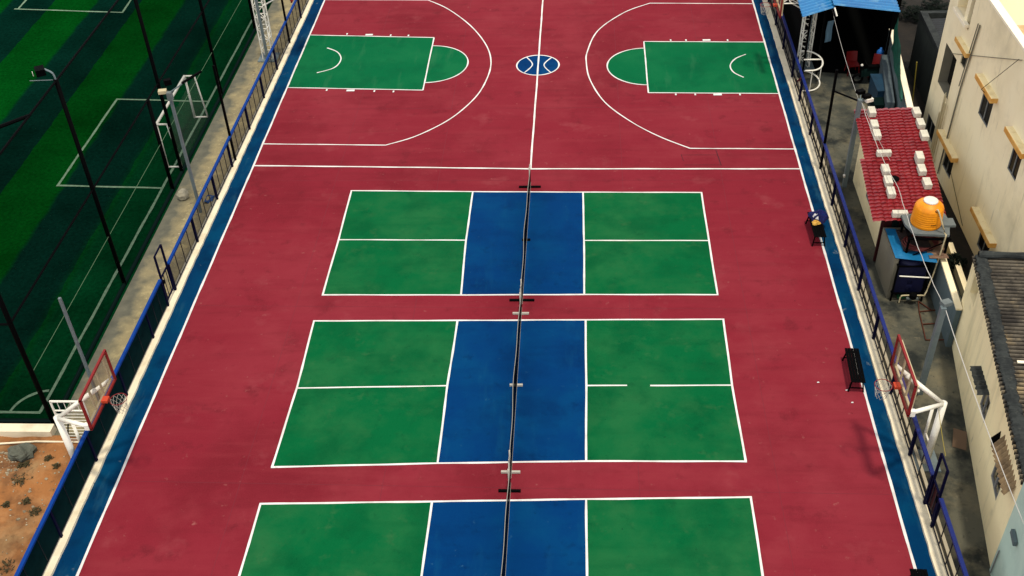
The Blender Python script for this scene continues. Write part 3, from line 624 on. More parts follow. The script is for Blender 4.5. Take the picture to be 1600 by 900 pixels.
def heap(c, sx, sy, sz, seed, name, label, m, cat):
    mb = MB(); rn = random.Random(seed); ph = [rn.uniform(0,6) for _ in range(4)]
    mb.grid(lambda u, v: (c[0]+math.cos(u*6.2832)*sx*math.sqrt(v)*(1+.25*math.sin(u*19+ph[0])), c[1]+math.sin(u*6.2832)*sy*math.sqrt(v)*(1+.2*math.sin(u*25+ph[1])), c[2]+sz*(1-v**1.6)*(1+.3*math.sin(u*12+ph[2]+v*5))), 22, 6)
    return tag(mb.build(name, M[m], loc=c), label, cat)
heap((10.5,8.15,.47), .33, .36, .22, 1, 'sports_bag', 'dark blue bag slumped on the far black bench', 'blue_cloth', 'bag')
heap((10.4,8.03,.6), .1, .16, .09, 2, 'shirt', 'white shirt on the dark blue bag on the bench', 'white_cloth', 'shirt')
heap((10.36,7.8,.49), .15, .12, .1, 3, 'towel', 'yellow and white towel on bench beside the bag', 'yellow_cloth', 'towel')
for i, (x, y, lab) in enumerate([(9.21,.23,'tiny white paper scrap on red court left of the empty bench'), (10.06,-.62,'tiny white paper scrap at the near foot of the empty bench'), (10.0,-.1,'tiny pale scrap close beside the empty bench leg')]):
    tag(MB().add([(x-.03,y-.02,.014),(x+.04,y-.015,.016),(x+.03,y+.03,.024),(x-.03,y+.02,.014)], [(0,1,2,3)]).build('paper_scrap', M['white_cloth'], loc=(x,y,0)), lab, 'litter', 'scraps on the red court')

# ------------------------------------------------------------------ right: yard and lane
struct('yard_floor', MB().sheet([(rx(-13.9)+.1,-13.9),(14.4,-13.9),(14.6,8),(15.2,14),(16.6,34),(rx(34)+.1,34)], -.004), M['yard'])
struct('lane_floor', MB().sheet([(13.8,-4),(15.7,-4),(15.7,14.6),(30,15),(30,40),(16,40),(14.9,14)], -.02), M['lane'])

# compound wall
def wall_strip(pts, th, h0, h1, name, label, m, coping=None, cat='wall'):
    r = thing(name, label, cat, (pts[0][0], pts[0][1], 0)); a, b_ = Vector(pts[0]), Vector(pts[1]); d = (b_-a).normalized(); n = Vector((-d.y, d.x))*th/2
    mb = MB(); vs = []
    for P, h in ((a,h0),(b_,h1)):
        for sgn in (-1, 1):
            for z in (-.05, h): vs.append((P.x+sgn*n.x, P.y+sgn*n.y, z))
    mb.add(vs, [(0,1,3,2),(4,6,7,5),(0,4,5,1),(2,3,7,6),(1,5,7,3),(0,2,6,4)]); mb.build('wall', m, r)
    if coping: MB().bar((a.x,a.y,h0+.03), (b_.x,b_.y,h1+.03), th+.03, .06).build('coping', coping, r)
    return r
wall_strip([(13.72,5.2),(13.5,1.85)], .16, 1.5, 1.5, 'compound_wall', 'bluish cement wall with cream coping right of the yellow tank stand', M['blue_wall'], M['facade'])
wall_strip([(14.62,13.0),(15.45,20.0)], .2, 1.9, 1.9, 'compound_wall', 'pale grey boundary wall under the green tarp behind the shed', M['blue_wall'], M['facade_light'])
wall_strip([(14.5,15.2),(15.05,18.9)], .3, 1.1, 1.3, 'block_wall', 'low grey block wall beside the open shed', M['block_wall'])
tag(MB().prism([(14.72,6.9),(14.9,6.9),(14.7,3.4),(14.52,3.4)], -.05, .3).build('lane_kerb', M['facade'], loc=(14.7,5,0)), 'broken cream kerb in the narrow lane behind the tank', 'kerb')

# open shed with blue sheet roof
sh = thing('open_shed', 'open shed with blue corrugated sheet roof and black interior', 'shed', (13.5, 21, 0))
def corr(mb, A, U, V, nper, amp, nv=2, seg=6):
    A, U, V = Vector(A), Vector(U), Vector(V); n = U.cross(V).normalized()
    if n.z < 0: n = -n
    mb.grid(lambda u, v: A+U*u+V*v+n*amp*math.sin(u*nper*6.2832), nper*seg, nv)
    return mb
corr(MB(), (12.58,19.02,3.54), (.5,9.4,.7), (2.56,-.68,-.04), 40, .055).build('roof_sheet', M['blue_metal'], sh)
corr(MB(), (11.2,18.2,3.4), (.1,9.4,.6), (1.45,.85,.02), 40, .055).build('roof_sheet', M['blue_metal'], sh)
for p in ((11.75,19.2),(12.42,19.5),(15.1,19.0)): MB().bar((*p,0),(*p,3.4), .08).build('post', M['black'], sh)
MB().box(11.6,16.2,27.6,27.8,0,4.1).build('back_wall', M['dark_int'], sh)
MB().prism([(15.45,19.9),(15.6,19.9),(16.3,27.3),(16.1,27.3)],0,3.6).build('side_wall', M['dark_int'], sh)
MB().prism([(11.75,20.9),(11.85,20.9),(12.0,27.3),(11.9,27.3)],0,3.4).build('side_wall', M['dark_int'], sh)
MB().sheet([(11.9,20.0),(15.4,19.4),(16.1,27.2),(12.0,27.2)], .01).build('floor', M['dark_int'], sh)  # floor coloured dark to stand for the shade under the roof
MB().bar((12.6,18.9,3.48),(12.7,18.68,3.2), .05).build('gutter_spout', M['white_paint'], sh)
tag(MB().grid(lambda u, v: (15.05-.55*u+.04*math.sin(v*9+u*12), 18.3-4.3*u, (3.45-1.5*u)*v+(1-v)*(1.9-.1*u)+.05*math.sin(u*17)*v*(1-u)), 24, 8).build('tarp_sheet', M['green_tarp'], loc=(15,17,1.9), smooth=True), 'dark green tarp hung on top of the grey boundary wall', 'tarp')
tag(MB().grid(lambda u, v: (12.75+.3*u+.012*math.sin(v*8), 20.3+.15*u+.012*math.sin(u*9), 1.2+1.0*v), 8, 10).build('hanging_cloth', M['pale_cloth'], loc=(12.9,20,1.5), smooth=True), 'pale blue cloth hanging in the dark open shed', 'cloth')
def chair(x, y, rz, label):
    r = thing('plastic_chair', label, 'chair', (0,0,0), 'red chairs in the open shed')
    MB().box(-.24,.24,-.24,.24,.42,.46).build('seat', M['chair_red'], r)
    MB().grid(lambda u, v: (-.24+.48*u, .22+.12*v+.04*math.sin(u*3.14), .46+.42*v), 6, 3).build('backrest', M['chair_red'], r)
    for sx in (-1, 1):
        for sy in (-1, 1): MB().bar((sx*.21,sy*.2,.42),(sx*.25,sy*.24,0), .035).build('leg', M['chair_red'], r)
    r.location = (x, y, 0); r.rotation_euler = (0,0,rz); return r
chair(14.0, 19.75, .1, 'red plastic chair left of the other, in the open shed mouth')
chair(14.95, 19.45, -.4, 'red plastic chair by the block wall, below a blue jug')
jg = thing('water_jug', 'bright blue plastic jug beside the red chair in the shed', 'jug', (15.2, 20.15, 0))
MB().box(14.98,15.42,19.95,20.35,0,.5).build('stool', M['dark_int'], jg)
MB().lathe((15.2,20.15,.5), [(.14,0),(.15,.05),(.15,.34),(.08,.42),(.05,.44),(.05,.5)], 16).build('body', M['azure'], jg, smooth=True)
mt = thing('scooter', 'dark scooter parked in the yard before the red chairs', 'scooter', (14.3, 18.85, 0))
for x in (14.05, 14.75):
    w = MB().tube([(x+.2*math.cos(a*math.pi/10), 18.85-.25*(x-14.4)*0, .22+.2*math.sin(a*math.pi/10)) for a in range(20)], .06, 6, closed=True); w.build('wheel', M['matte_black'], mt)
MB().grid(lambda u, v: (14.15+.75*u, 18.85+(v-.5)*.3, .35+.3*math.sin(v*3.14)+.12*u), 8, 6).build('body', M['dark_teal'], mt, smooth=True)
MB().box(14.4,14.95,18.74,18.96,.74,.84).build('seat', M['matte_black'], mt)
MB().bar((14.12,18.85,.3),(14.28,18.85,1.0), .08).build('front_fork', M['matte_black'], mt); MB().bar((14.28,18.55,1.0),(14.28,19.15,1.0), .03).build('handlebar', M['matte_black'], mt)
MB().lathe((14.14,18.85,.82), [(.05,0),(.06,.04),(.03,.08)], 10).build('headlight', M['white_plastic'], mt)
cb = thing('steel_cabinet', 'dark blue steel cabinet against the low block wall', 'cabinet', (14.55, 16.9, 0))
MB().box(14.25,14.82,16.3,17.7,0,1.0).build('body', M['steel_blue'], cb); MB().box(14.22,14.85,16.26,17.74,1.0,1.03).build('top', M['steel_blue'], cb)
tag(MB().box(14.0,14.7,15.55,16.2,0,.78).build('crate', M['dark_teal'], loc=(14.35,15.9,0)), 'dark green box between the blue cabinet and blue bench', 'box')
wb = thing('work_table', 'low blue table behind the red tiled roof', 'table', (14.2, 14.7, 0))
MB().box(13.9,14.5,14.2,15.35,.66,.72).build('top', M['steel_blue'], wb)
for x in (13.95,14.45):
    for y in (14.26,15.29): MB().bar((x,y,0),(x,y,.66), .05).build('leg', M['black'], wb)
tag(MB().tube([(15.82,16.5,.05),(15.55,16.3,2.3)], .025, 6).build('bamboo_pole', M['bamboo'], loc=(15.8,16.5,0)), 'yellow bamboo pole leaning in the dark lane', 'pole')
for i in range(6):
    x = 16.8+rd.random()*3; y = 21.5+rd.random()*5
    tuft(x, y, .6, 60+i, 'dark leafy weed in the lane behind the dark house', 'leaf', .7)['group'] = 'dark weeds behind the dark house'

# dark house
dh = thing('dark_house', 'dark cement house with black sheet roof behind the boundary wall', 'house', (17.5, 18, 0))
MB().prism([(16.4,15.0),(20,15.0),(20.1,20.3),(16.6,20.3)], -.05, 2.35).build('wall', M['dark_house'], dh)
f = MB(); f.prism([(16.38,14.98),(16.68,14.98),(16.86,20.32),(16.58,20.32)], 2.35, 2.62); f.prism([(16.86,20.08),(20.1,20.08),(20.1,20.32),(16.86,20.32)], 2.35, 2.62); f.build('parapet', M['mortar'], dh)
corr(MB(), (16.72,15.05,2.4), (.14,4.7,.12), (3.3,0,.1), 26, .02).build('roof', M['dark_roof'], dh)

# ------------------------------------------------------------------ red tiled house
rh = thing('tiled_house', 'small house with red tiled roof weighted by white blocks', 'house', (13, 8.5, 0))
def roofz(Y): return 3.0+(Y-11.4)*.115
def tiles(A, B, C, D, cols, rows):   # far-left, far-right, near-right, near-left
    A, B, C, D = map(Vector, (A, B, C, D))
    def f(u, v):
        p = (A*(1-u)+B*u)*(1-v)+(D*(1-u)+C*u)*v
        r = v*rows; fr = r-math.floor(r+1e-6); c = u*cols; fc = c-math.floor(c+1e-6)
        z = .045*fr+.028*math.sin(fc*math.pi)**.7 if fc > 0 else .045*fr
        jit = .011*math.sin(math.floor(r)*12.9+math.floor(c)*78.2)
        return (p[0], p[1], roofz(p[1])+z+jit)
    mb = MB(); sub = 4; nu = cols*6; vs = []; fs = []; vv = []
    for r in range(rows):
        for e in (.001, .5, .999): vv.append((r+e)/rows)
    for v in vv:
        for i in range(nu+1): vs.append(f(min(i/nu, .99999), v))
    n = nu+1
    for q in range(len(vv)-1):
        for i in range(nu): fs.append((q*n+i, q*n+i+1, (q+1)*n+i+1, (q+1)*n+i))
    return mb.add(vs, fs)
rf = MB(); t1 = tiles((11.97,11.35,0),(14.28,11.45,0),(14.13,8.36,0),(11.83,8.36,0), 11, 18); t2 = tiles((11.68,8.53,0),(14.13,8.47,0),(13.9,5.4,0),(11.52,5.3,0), 12, 18)
rf.add(t1.v, t1.f); rf.add(t2.v, t2.f)
roof_o = rf.build('roof', M['tile_red'], rh)
f = MB(); f.prism([(12.35,6.3),(14.0,6.3),(14.2,11.25),(12.4,11.25)], -.05, 2.2); f.build('wall', M['old_wall'], rh)
MB().box(12.45,12.62,6.05,6.26,.0,2.3).build('door_post', M['dark_teal'], rh)
MB().box(12.1,12.95,6.2,6.28,.02,2.1).build('front_panel', M['maroon'], rh)
wn = MB().box(12.31,12.34,8.0,8.9,.9,1.9).build('window', M['win_glass'], rh)
f = MB()
for z in (.88, 1.92): f.bar((12.3,7.97,z),(12.3,8.93,z), .05)
for y in (7.97, 8.45, 8.93): f.bar((12.3,y,.88),(12.3,y,1.92), .05)
f.build('frame', M['win_frame'], wn)
blk = [(12.54,11.02,0,'top of left row, beside the light pole'),(12.48,10.24,0,'second from top of left row'),(12.46,9.69,0,'third from top of left row'),(12.5,8.66,1,'laid crosswise in middle of left row'),(12.38,7.77,0,'just below the crosswise block of left row'),
       (12.35,7.17,0,'left row beside the small dark roof patch'),(12.33,6.6,0,'lowest lengthwise one of left row'),(12.4,5.55,1,'laid crosswise on the bottom eave'),(14.1,10.96,0,'top of right row'),(14.1,10.3,0,'second from top of right row'),(14.08,9.63,0,'third from top of right row'),
       (13.62,8.33,0,'thick one, upper of the close pair in right row'),(13.58,7.76,0,'lower of the close pair in right row'),(13.6,7.06,0,'right row nearest the yellow tank')]
for i, (x, y, cr, lab) in enumerate(blk):
    sx, sy = (.48,.17) if cr else (.24,.4); hz = .26 if 'thick' in lab else .17
    mb = MB(); mb.cbox((x,y,roofz(y)+.06+hz/2), sx, sy, hz, .02*math.sin(i*5))
    mb.v = [(vx, vy, vz+(vy-y)*.115) for vx, vy, vz in mb.v]
    tag(mb.build('concrete_block', M['block'], loc=(x,y,roofz(y)+.06)), 'white block on red roof, '+lab, 'block', 'white blocks weighing down the tiled roof')
tag(MB().lathe((12.62,7.38,roofz(7.38)+.07), [(.16,0),(.15,.05),(.08,.09)], 12).build('roof_cap', M['matte_black'], loc=(12.62,7.38,2.6)), 'small black cap on the red roof beside the left block row', 'cap')

# tank shed and tank
ts = thing('pump_shed', 'low cement pump shed with torn blue tarp roof under the tank', 'shed', (13, 5, 0))
f = MB(); f.box(12.12,12.24,4.25,6.0,-.05,1.6); f.build('wall', M['recess'], ts); MB().box(13.66,13.76,5.21,6.0,-.05,1.5).build('wall', M['blue_wall'], ts)
MB().box(12.24,13.66,5.85,6.0,-.05,1.6).build('wall', M['recess'], ts)
MB().grid(lambda u, v: (12.12+1.25*u, 4.25+1.55*v-.25*u, 1.66+.05*math.sin(u*9)*math.sin(v*7)+.04*v), 16, 16).build('tarp', M['tarp'], ts)
MB().box(12.42,13.32,4.5,5.62,1.74,1.78).build('brown_board', mat('brown_board', S(62,48,44), .9, [(S(30,28,30), 4, .45, .65, .9)]), ts)
MB().grid(lambda u, v: (13.15+.6*u, 4.15+1.5*v, 1.72+.02*math.sin(v*30)), 4, 40).build('tile_patch', mat('old_tile', S(140,110,88), .9, [(S(96,74,60),4,.45,.65,.8)]), ts)
dr = thing('water_drum', 'large dark navy plastic water container inside black frame under tarp', 'water container', (12.72, 4.5, 0))
MB().lathe((12.72,4.62,.32), [(.44,0),(.47,.04),(.47,.3),(.45,.33),(.47,.36),(.47,.7),(.45,.73),(.47,.76),(.47,1.1),(.4,1.2)], 28).build('body', M['navy_tank'], dr, smooth=True)
f = MB()
for x in (12.22,13.2):
    for y in (4.12, 5.1): f.bar((x,y,0),(x,y,1.45), .05)
for z in (.3,1.42):
    f.bar((12.22,4.12,z),(13.2,4.12,z), .045); f.bar((12.22,5.1,z),(13.2,5.1,z), .045); f.bar((12.22,4.12,z),(12.22,5.1,z), .045); f.bar((13.2,4.12,z),(13.2,5.1,z), .045)
f.build('frame', M['black'], dr)
MB().box(12.26,13.16,4.16,4.18,.32,1.40).build('front_panel', M['navy_tank'], dr)
hs = MB()
for i in range(7): hs.tube([(12.95+(.5+.03*math.sin(i*2))*math.cos(a*math.pi/18)+.02*i, 4.86+(.4+.025*math.cos(i*3))*math.sin(a*math.pi/18), 1.8+.016*i) for a in range(36)], .02, 5, closed=True)
tag(hs.build('hose_coil', M['hose'], loc=(12.95,4.86,1.8), smooth=True), 'reddish hose coil lying on the blue tarp under the tank', 'hose')
st = thing('tank_stand', 'black steel stand with grey slab top carrying the yellow tank', 'stand', (13.1, 5.0, 0))
for p in ((12.5,4.5),(13.7,4.45),(12.55,5.5),(13.7,5.5)): MB().bar((*p,0),(*p,2.42), .06).build('leg', M['black'], st)
f = MB(); f.bar((12.45,4.42,2.3),(13.75,4.38,2.3), .06); f.bar((12.45,5.5,2.3),(13.75,5.5,2.3), .06); f.bar((12.5,4.45,2.3),(12.5,5.5,2.3), .06); f.bar((13.7,4.45,2.3),(13.7,5.5,2.3), .06); f.bar((12.5,4.45,1.5),(13.7,4.43,2.2), .03); f.build('frame', M['black'], st)
MB().prism([(12.42,4.95),(12.6,4.42),(13.66,4.34),(13.86,5.1),(13.8,5.55),(12.42,5.5)], 2.42, 2.5).build('slab', M['slab'], st)
MB().box(13.45,13.95,4.75,5.15,2.5,2.58).build('slab_piece', M['slab'], st)
tk = thing('water_tank', 'round yellow plastic water tank with white lid on a stand', 'water tank', (13.08, 5.02, 2.5))
pr = [(.46,0),(.475,.02)]
for i in range(7): z = .05+i*.075; pr += [(.472-.004*i,z),(.478-.004*i,z+.02),(.478-.004*i,z+.045),(.468-.004*i,z+.06)]
pr += [(.45,.6),(.43,.66),(.39,.72),(.32,.77),(.24,.81),(.22,.82)]
MB().lathe((13.08,5.02,2.5), pr, 40).build('body', M['tank'], tk, smooth=True)
MB().lathe((13.08,5.02,3.32), [(.215,0),(.225,.02),(.225,.05),(.2,.07),(.06,.085)], 32).build('lid', M['white_plastic'], tk, smooth=True)
MB().lathe((13.2,4.68,3.18), [(.09,0),(.085,.04),(.04,.05)], 14).build('outlet', mat('outlet', S(150,90,10), .5), tk)
for i, a in enumerate((-86,-80,-75,-70)): MB().cbox((13.08+.476*math.cos(math.radians(a)), 5.02+.476*math.sin(math.radians(a)), 2.72), .03, .012, .02, math.radians(a+90)).build('marking', M['matte_black'], tk)
tag(MB().tube(smooth_curve([(13.2,4.68,3.22),(13.25,4.6,3.2),(13.52,4.4,2.52),(13.55,4.34,2.4),(13.44,4.26,1.0),(13.26,4.06,.32),(13.15,4.02,.3),(12.6,4.02,.3),(12.48,4.0,.25),(12.46,3.98,0)], 4), .026, 6).build('tank_pipe', M['pvc'], loc=(13.3,4.3,1), smooth=True), 'cream pipe running from the yellow tank down to the pump', 'pipe')
tag(MB().tube([(12.3,4.05,1.08),(13.25,4.04,1.02)], .022, 6).build('cross_pipe', M['white_paint'], loc=(12.8,4.04,1)), 'short white pipe across the navy water container', 'pipe')
pm = thing('water_pump', 'small dark pump on the cream pipe under the water container', 'pump', (12.86, 3.98, .3))
MB().lathe((12.86,3.98,.22), [(.1,0),(.12,.05),(.12,.16),(.07,.2)], 14).build('motor', M['matte_black'], pm); MB().box(12.66,13.04,3.93,4.03,.18,.24).build('base', M['slab'], pm)
tag(MB().grid(lambda u, v: (12.45+.6*u, 4.15+.5*v, .06+.05*math.sin(u*8)*math.sin(v*6)), 8, 6).build('green_cloth', mat('green_cloth', S(20,90,50), .9), loc=(12.7,4.4,0)), 'crumpled green cloth on the ground under the container', 'cloth')
ld = MB()
for p, q in (((13.0,3.52),(12.87,2.15)),((13.66,3.62),(13.5,2.16)),((13.0,3.52),(13.66,3.62)),((12.95,2.9),(13.5,2.95)),((12.87,2.15),(13.5,2.16)),((13.0,3.52),(13.1,4.05)),((13.1,4.05),(13.4,3.6))): ld.bar((*p,.03),(*q,.03), .03)
tag(ld.build('rusty_trestle', M['rust'], loc=(13.2,2.8,0)), 'rusty iron frame lying on concrete before the tank shed', 'scrap iron')
tuft(14.72, 5.9, .32, 77, 'dark bushy plant growing in the lane behind the tank', 'leaf', .6)['group'] = 'plants in the lane'
tag(MB().add([(12.5,-2.35,.02),(12.85,-2.5,.02),(12.95,-2.0,.25),(12.62,-1.85,.25)], [(0,1,2,3)]).build('cardboard', mat('cardboard', S(120,96,74), .9), loc=(12.7,-2.2,0)), 'brown board scrap leaning at foot of old cream house', 'board')

# light poles and tall cables on the right
def lpole(x, y, h, label, lamps):
    r = thing('light_pole', label, 'light pole', (x, y, 0))
    MB().bar((x,y,-.02),(x,y,h), .15).build('pole', M['galv'], r)
    for dx, dy, dz, m_ in lamps:
        MB().cbox((x+dx,y+dy,h+dz), .28, .2, .12, .4).build('floodlight', M[m_], r); MB().bar((x,y,h-.1),(x+dx*.7,y+dy*.7,h+dz), .03).build('bracket', M['galv'], r)
    MB().tube([(x-.09,y-.1,h-3.2),(x-.12,y-.14,h-3.1)], .05, 6).build('insulator', M['white_plastic'], r)
    return r
lpole(12.0, 10.85, 3.7, 'grey floodlight pole standing before the red tiled roof', [(.02,.2,.2,'black'),(.22,.05,.1,'black'),(.3,.02,-.02,'white_plastic')])
lpole(12.12, -.2, 3.35, 'grey pole behind the right backboard carrying the white cable', [(.1,.14,.04,'slab')])
tag(MB().bar((rx(11.95),11.95,3.45),(12.0,10.9,3.6), .05).build('tie_strut', M['black'], loc=(11.6,11.4,3.5)), 'black steel arm between tall fence post and floodlight pole', 'strut')
def cable(pts, r, name, label, m='cord', sag=0, wob=0):
    P = []
    for (a, b_) in zip(pts, pts[1:]):
        for i in range(16):
            t = i/16; P.append(tuple(a[d]+(b_[d]-a[d])*t-(sag*4*t*(1-t) if d == 2 else 0)+(wob*math.sin(i*2.3+d*2) if wob else 0) for d in range(3)))
    P.append(pts[-1]); return tag(MB().tube(P, r, 5).build(name, M[m], loc=pts[0]), label, 'cable')
cable([(12.75,20.0,3.0),(11.98,10.8,3.62)], .006, 'cable', 'thin pale cable from blue shed roof to the floodlight pole', sag=.15)
cable([(12.05,10.75,3.62),(12.42,6.3,3.0),(12.18,-.15,3.3)], .010, 'cable', 'white cable sagging over the red roof past the yellow tank', sag=.2, wob=.012)
cable([(12.12,10.75,3.55),(12.55,8.0,2.95)], .006, 'cable', 'second thin white cable along left block row of red roof', sag=.1)
cable([(12.18,-.2,3.3),(12.04,-7.6,3.15)], .011, 'cable', 'white cable dropping along front of the old cream house', sag=.12)
cable([(11.5,-2.9,2.3),(11.3,-4.6,2.1)], .008, 'cord', 'thin yellow cord hanging from right hoop post to the gate', 'bamboo', sag=.05)

# ------------------------------------------------------------------ facades with real openings
def facade(mb, O, U, Lh, Hh, ops, N_, z0=0):
    """wall in the plane O + U*s + z, outward normal N_; ops = (s0,s1,z0,z1,depth)"""
    O, U, N_ = Vector(O), Vector(U), Vector(N_)
    P = lambda s, z, d=0: O+U*s+Vector((0,0,z))-N_*d
    ss = sorted({0, Lh, *[o[0] for o in ops], *[o[1] for o in ops]}); zs = sorted({z0, Hh, *[o[2] for o in ops], *[o[3] for o in ops]})
    for a, b_ in zip(ss, ss[1:]):
        for c, d in zip(zs, zs[1:]):
            if any(o[0] <= a+1e-6 and b_ <= o[1]+1e-6 and o[2] <= c+1e-6 and d <= o[3]+1e-6 for o in ops): continue
            mb.quad(P(a,c), P(b_,c), P(b_,d), P(a,d))
    for a, b_, c, d, e in ops:
        mb.quad(P(a,c), P(a,c,e), P(b_,c,e), P(b_,c)); mb.quad(P(a,d), P(b_,d), P(b_,d,e), P(a,d,e))
        mb.quad(P(a,c), P(a,d), P(a,d,e), P(a,c,e)); mb.quad(P(b_,c), P(b_,c,e), P(b_,d,e), P(b_,d)); mb.quad(P(a,c,e), P(a,d,e), P(b_,d,e), P(b_,c,e))
    return P
ap = thing('apartment_building', 'cream rendered apartment block with ochre edged sunshades and flat roof', 'building', (15.6, 8, 0))
AY = 14.35; fy = lambda y: AY-y
ops = [(fy(9.35),fy(8.32),3.98,5.02,.05),(fy(6.05),fy(5.25),3.88,4.95,.05),(fy(11.3),fy(10.3),.64,1.56,.05),(fy(6.62),fy(5.6),.42,1.28,.05),(fy(12.0),fy(11.45),4.5,5.05,.05),
       (fy(13.72),fy(12.35),2.82,4.42,.36),(fy(13.9),fy(12.8),.62,1.36,.05),(fy(13.5),fy(12.6),5.95,7.2,.9),(fy(12.3),fy(11.95),5.75,7.2,.2)]
mb = MB(); P = facade(mb, (15.6,AY,0), (0,-1,0), AY-2.7, 7.4, ops, (-1,0,0), -.05)
mb.quad((15.6,AY,-.05),(28,AY,-.05),(28,AY,7.4),(15.6,AY,7.4)); mb.quad((15.6,2.7,-.05),(15.6,2.7,7.4),(28,2.7,7.4),(28,2.7,-.05))
mb.build('wall', M['facade'], ap)
MB().sheet([(15.85,2.9),(28,2.9),(28,AY-.2),(15.85,AY-.2)], 6.9).build('terrace_floor', M['terrace_floor'], ap)
MB().sheet([(16.05,7.2),(19,7.0),(19,9.95),(16.05,9.95)], 6.906).build('terrace_patch', M['terrace'], ap)
f = MB(); f.box(15.585,15.86,2.7,AY,7.38,7.46); f.box(15.62,15.85,2.72,AY-.02,6.9,7.38); f.box(15.87,28,AY-.25,AY-.005,6.9,7.46); f.build('parapet', M['facade_light'], ap)
def window(i, nm='window', frame=True):
    a, b_, c, d, e = ops[i]; e2 = e-.012; m = MB(); m.quad(P(a,c,e2), P(b_,c,e2), P(b_,d,e2), P(a,d,e2)); o = m.build(nm, M['win_glass'], ap)
    if frame:
        f = MB(); t = .035; e3 = e-.028
        for s in (a+t/2, (a+b_)/2, b_-t/2): f.bar(P(s,c,e3), P(s,d,e3), .03, .03)
        for z in (c+t/2, d-t/2): f.bar(P(a,z,e3), P(b_,z,e3), .03, .03)
        f.build('frame', M['win_frame'], o)
for i in (0,1,2,3,6): window(i)
window(4, frame=False); window(8, frame=False)
a, b_, c, d, e = ops[5]; g = .006; m = MB()
m.quad(P(a+g,c+g,.002), P(a+g,c+g,e-g), P(a+g,d-g,e-g), P(a+g,d-g,.002)); m.quad(P(a+g,c+g,.002), P(b_-g,c+g,.002), P(b_-g,c+g,e-g), P(a+g,c+g,e-g)); m.quad(P(b_-g,c+g,.002), P(b_-g,d-g,.002), P(b_-g,d-g,e-g), P(b_-g,c+g,e-g))
m.build('balcony_lining', M['recess'], ap)
m = MB(); m.quad(P(a+.02,c+.02,e-.012), P(b_-.02,c+.02,e-.012), P(b_-.02,d-.02,e-.012), P(a+.02,d-.02,e-.012)); m.build('balcony_door', M['win_glass'], ap)
for (ya, yb, z, dep, th) in [(9.8,8.05,5.08,.24,.16),(6.5,4.85,4.98,.24,.16),(12.0,9.95,1.6,.24,.16),(7.33,5.2,1.34,.24,.16),(12.5,11.15,5.12,.2,.15)]:
    o = MB().box(15.6-dep,15.61,yb,ya,z,z+th).build('sunshade', M['ochre'], ap); MB().box(15.6-dep+.02,15.605,yb+.02,ya-.02,z+th,z+th+.012).build('sunshade_top', M['chajja_top'], o)
MB().box(15.45,15.61,12.0,13.5,5.84,5.95).build('balcony_sill', M['facade_light'], ap)
dp = MB(); dp.tube([(15.55,10.92,6.45),(15.55,11.25,3.9),(15.55,11.4,.2)], .03, 6); dp.tube([(15.53,11.05,6.45),(15.53,11.38,3.9)], .02, 6); dp.build('drain_pipe', M['recess'], ap)
dp = MB(); dp.tube([(15.5,12.35,3.0),(15.5,12.35,.0)], .04, 8); dp.tube([(15.5,12.15,2.75),(15.5,12.15,.0)], .04, 8); dp.tube([(15.5,12.5,2.2),(15.5,12.5,0)], .04, 8); dp.tube([(15.5,12.35,2.9),(15.6,12.6,2.95)], .03, 6); dp.build('drain_pipe', M['pvc'], ap)
cable([(15.56,12.9,4.4),(15.56,7.04,7.15)], .012, 'cable', 'thin dark cable sloping up across the cream apartment wall', 'recess')
cable([(15.52,7.2,7.1),(15.2,8.6,5.3),(15.55,8.75,4.95)], .01, 'cable', 'dark wire from parapet to the upper middle window', 'black')
cable([(15.56,11.9,1.6),(15.55,8.0,.2)], .01, 'cable', 'thin dark wire low on the cream apartment wall', 'black')

# old cream house with cement sheet roof
A_, B_ = Vector((13.8,3.14,0)), Vector((12.36,-6.52,0)); U_ = (B_-A_).normalized(); N_ = Vector((U_.y,-U_.x,0)); N_ = N_ if N_.x < 0 else -N_
oh = thing('old_house', 'old cream house with corrugated cement sheet roof', 'house', tuple(A_+U_*5))
O_ = A_+U_*.9
ops2 = [(.55,1.3,2.35,3.02,.3),(4.35,5.1,1.42,2.2,.18),(6.8,7.66,1.22,1.98,.14)]
mb = MB(); P2 = facade(mb, O_, U_, 8.85, 3.14, ops2, N_, -.05)
Q = lambda s, n, z: O_+U_*s-N_*n+Vector((0,0,z))
mb.quad(Q(0,0,-.05), Q(0,0,3.0), Q(0,6,3.0), Q(0,6,-.05)); mb.quad(Q(8.85,0,-.05), Q(8.85,6,-.05), Q(8.85,6,3.0), Q(8.85,0,3.0)); mb.build('wall', M['old_wall'], oh)
for i, (a, b_, c, d, e) in enumerate(ops2):
    m = MB(); m.quad(P2(a,c,e-.012), P2(b_,c,e-.012), P2(b_,d,e-.012), P2(a,d,e-.012)); o = m.build('window', M['win_glass'] if i else M['dark_int'], oh)
    if i:
        f = MB()
        for s in (a+.03,(a+b_)/2,b_-.03): f.bar(P2(s,c,.03), P2(s,d,.03), .05)
        for z in (c+.03,d-.03): f.bar(P2(a,z,.03), P2(b_,z,.03), .05)
        f.build('frame', M['win_frame'], o)
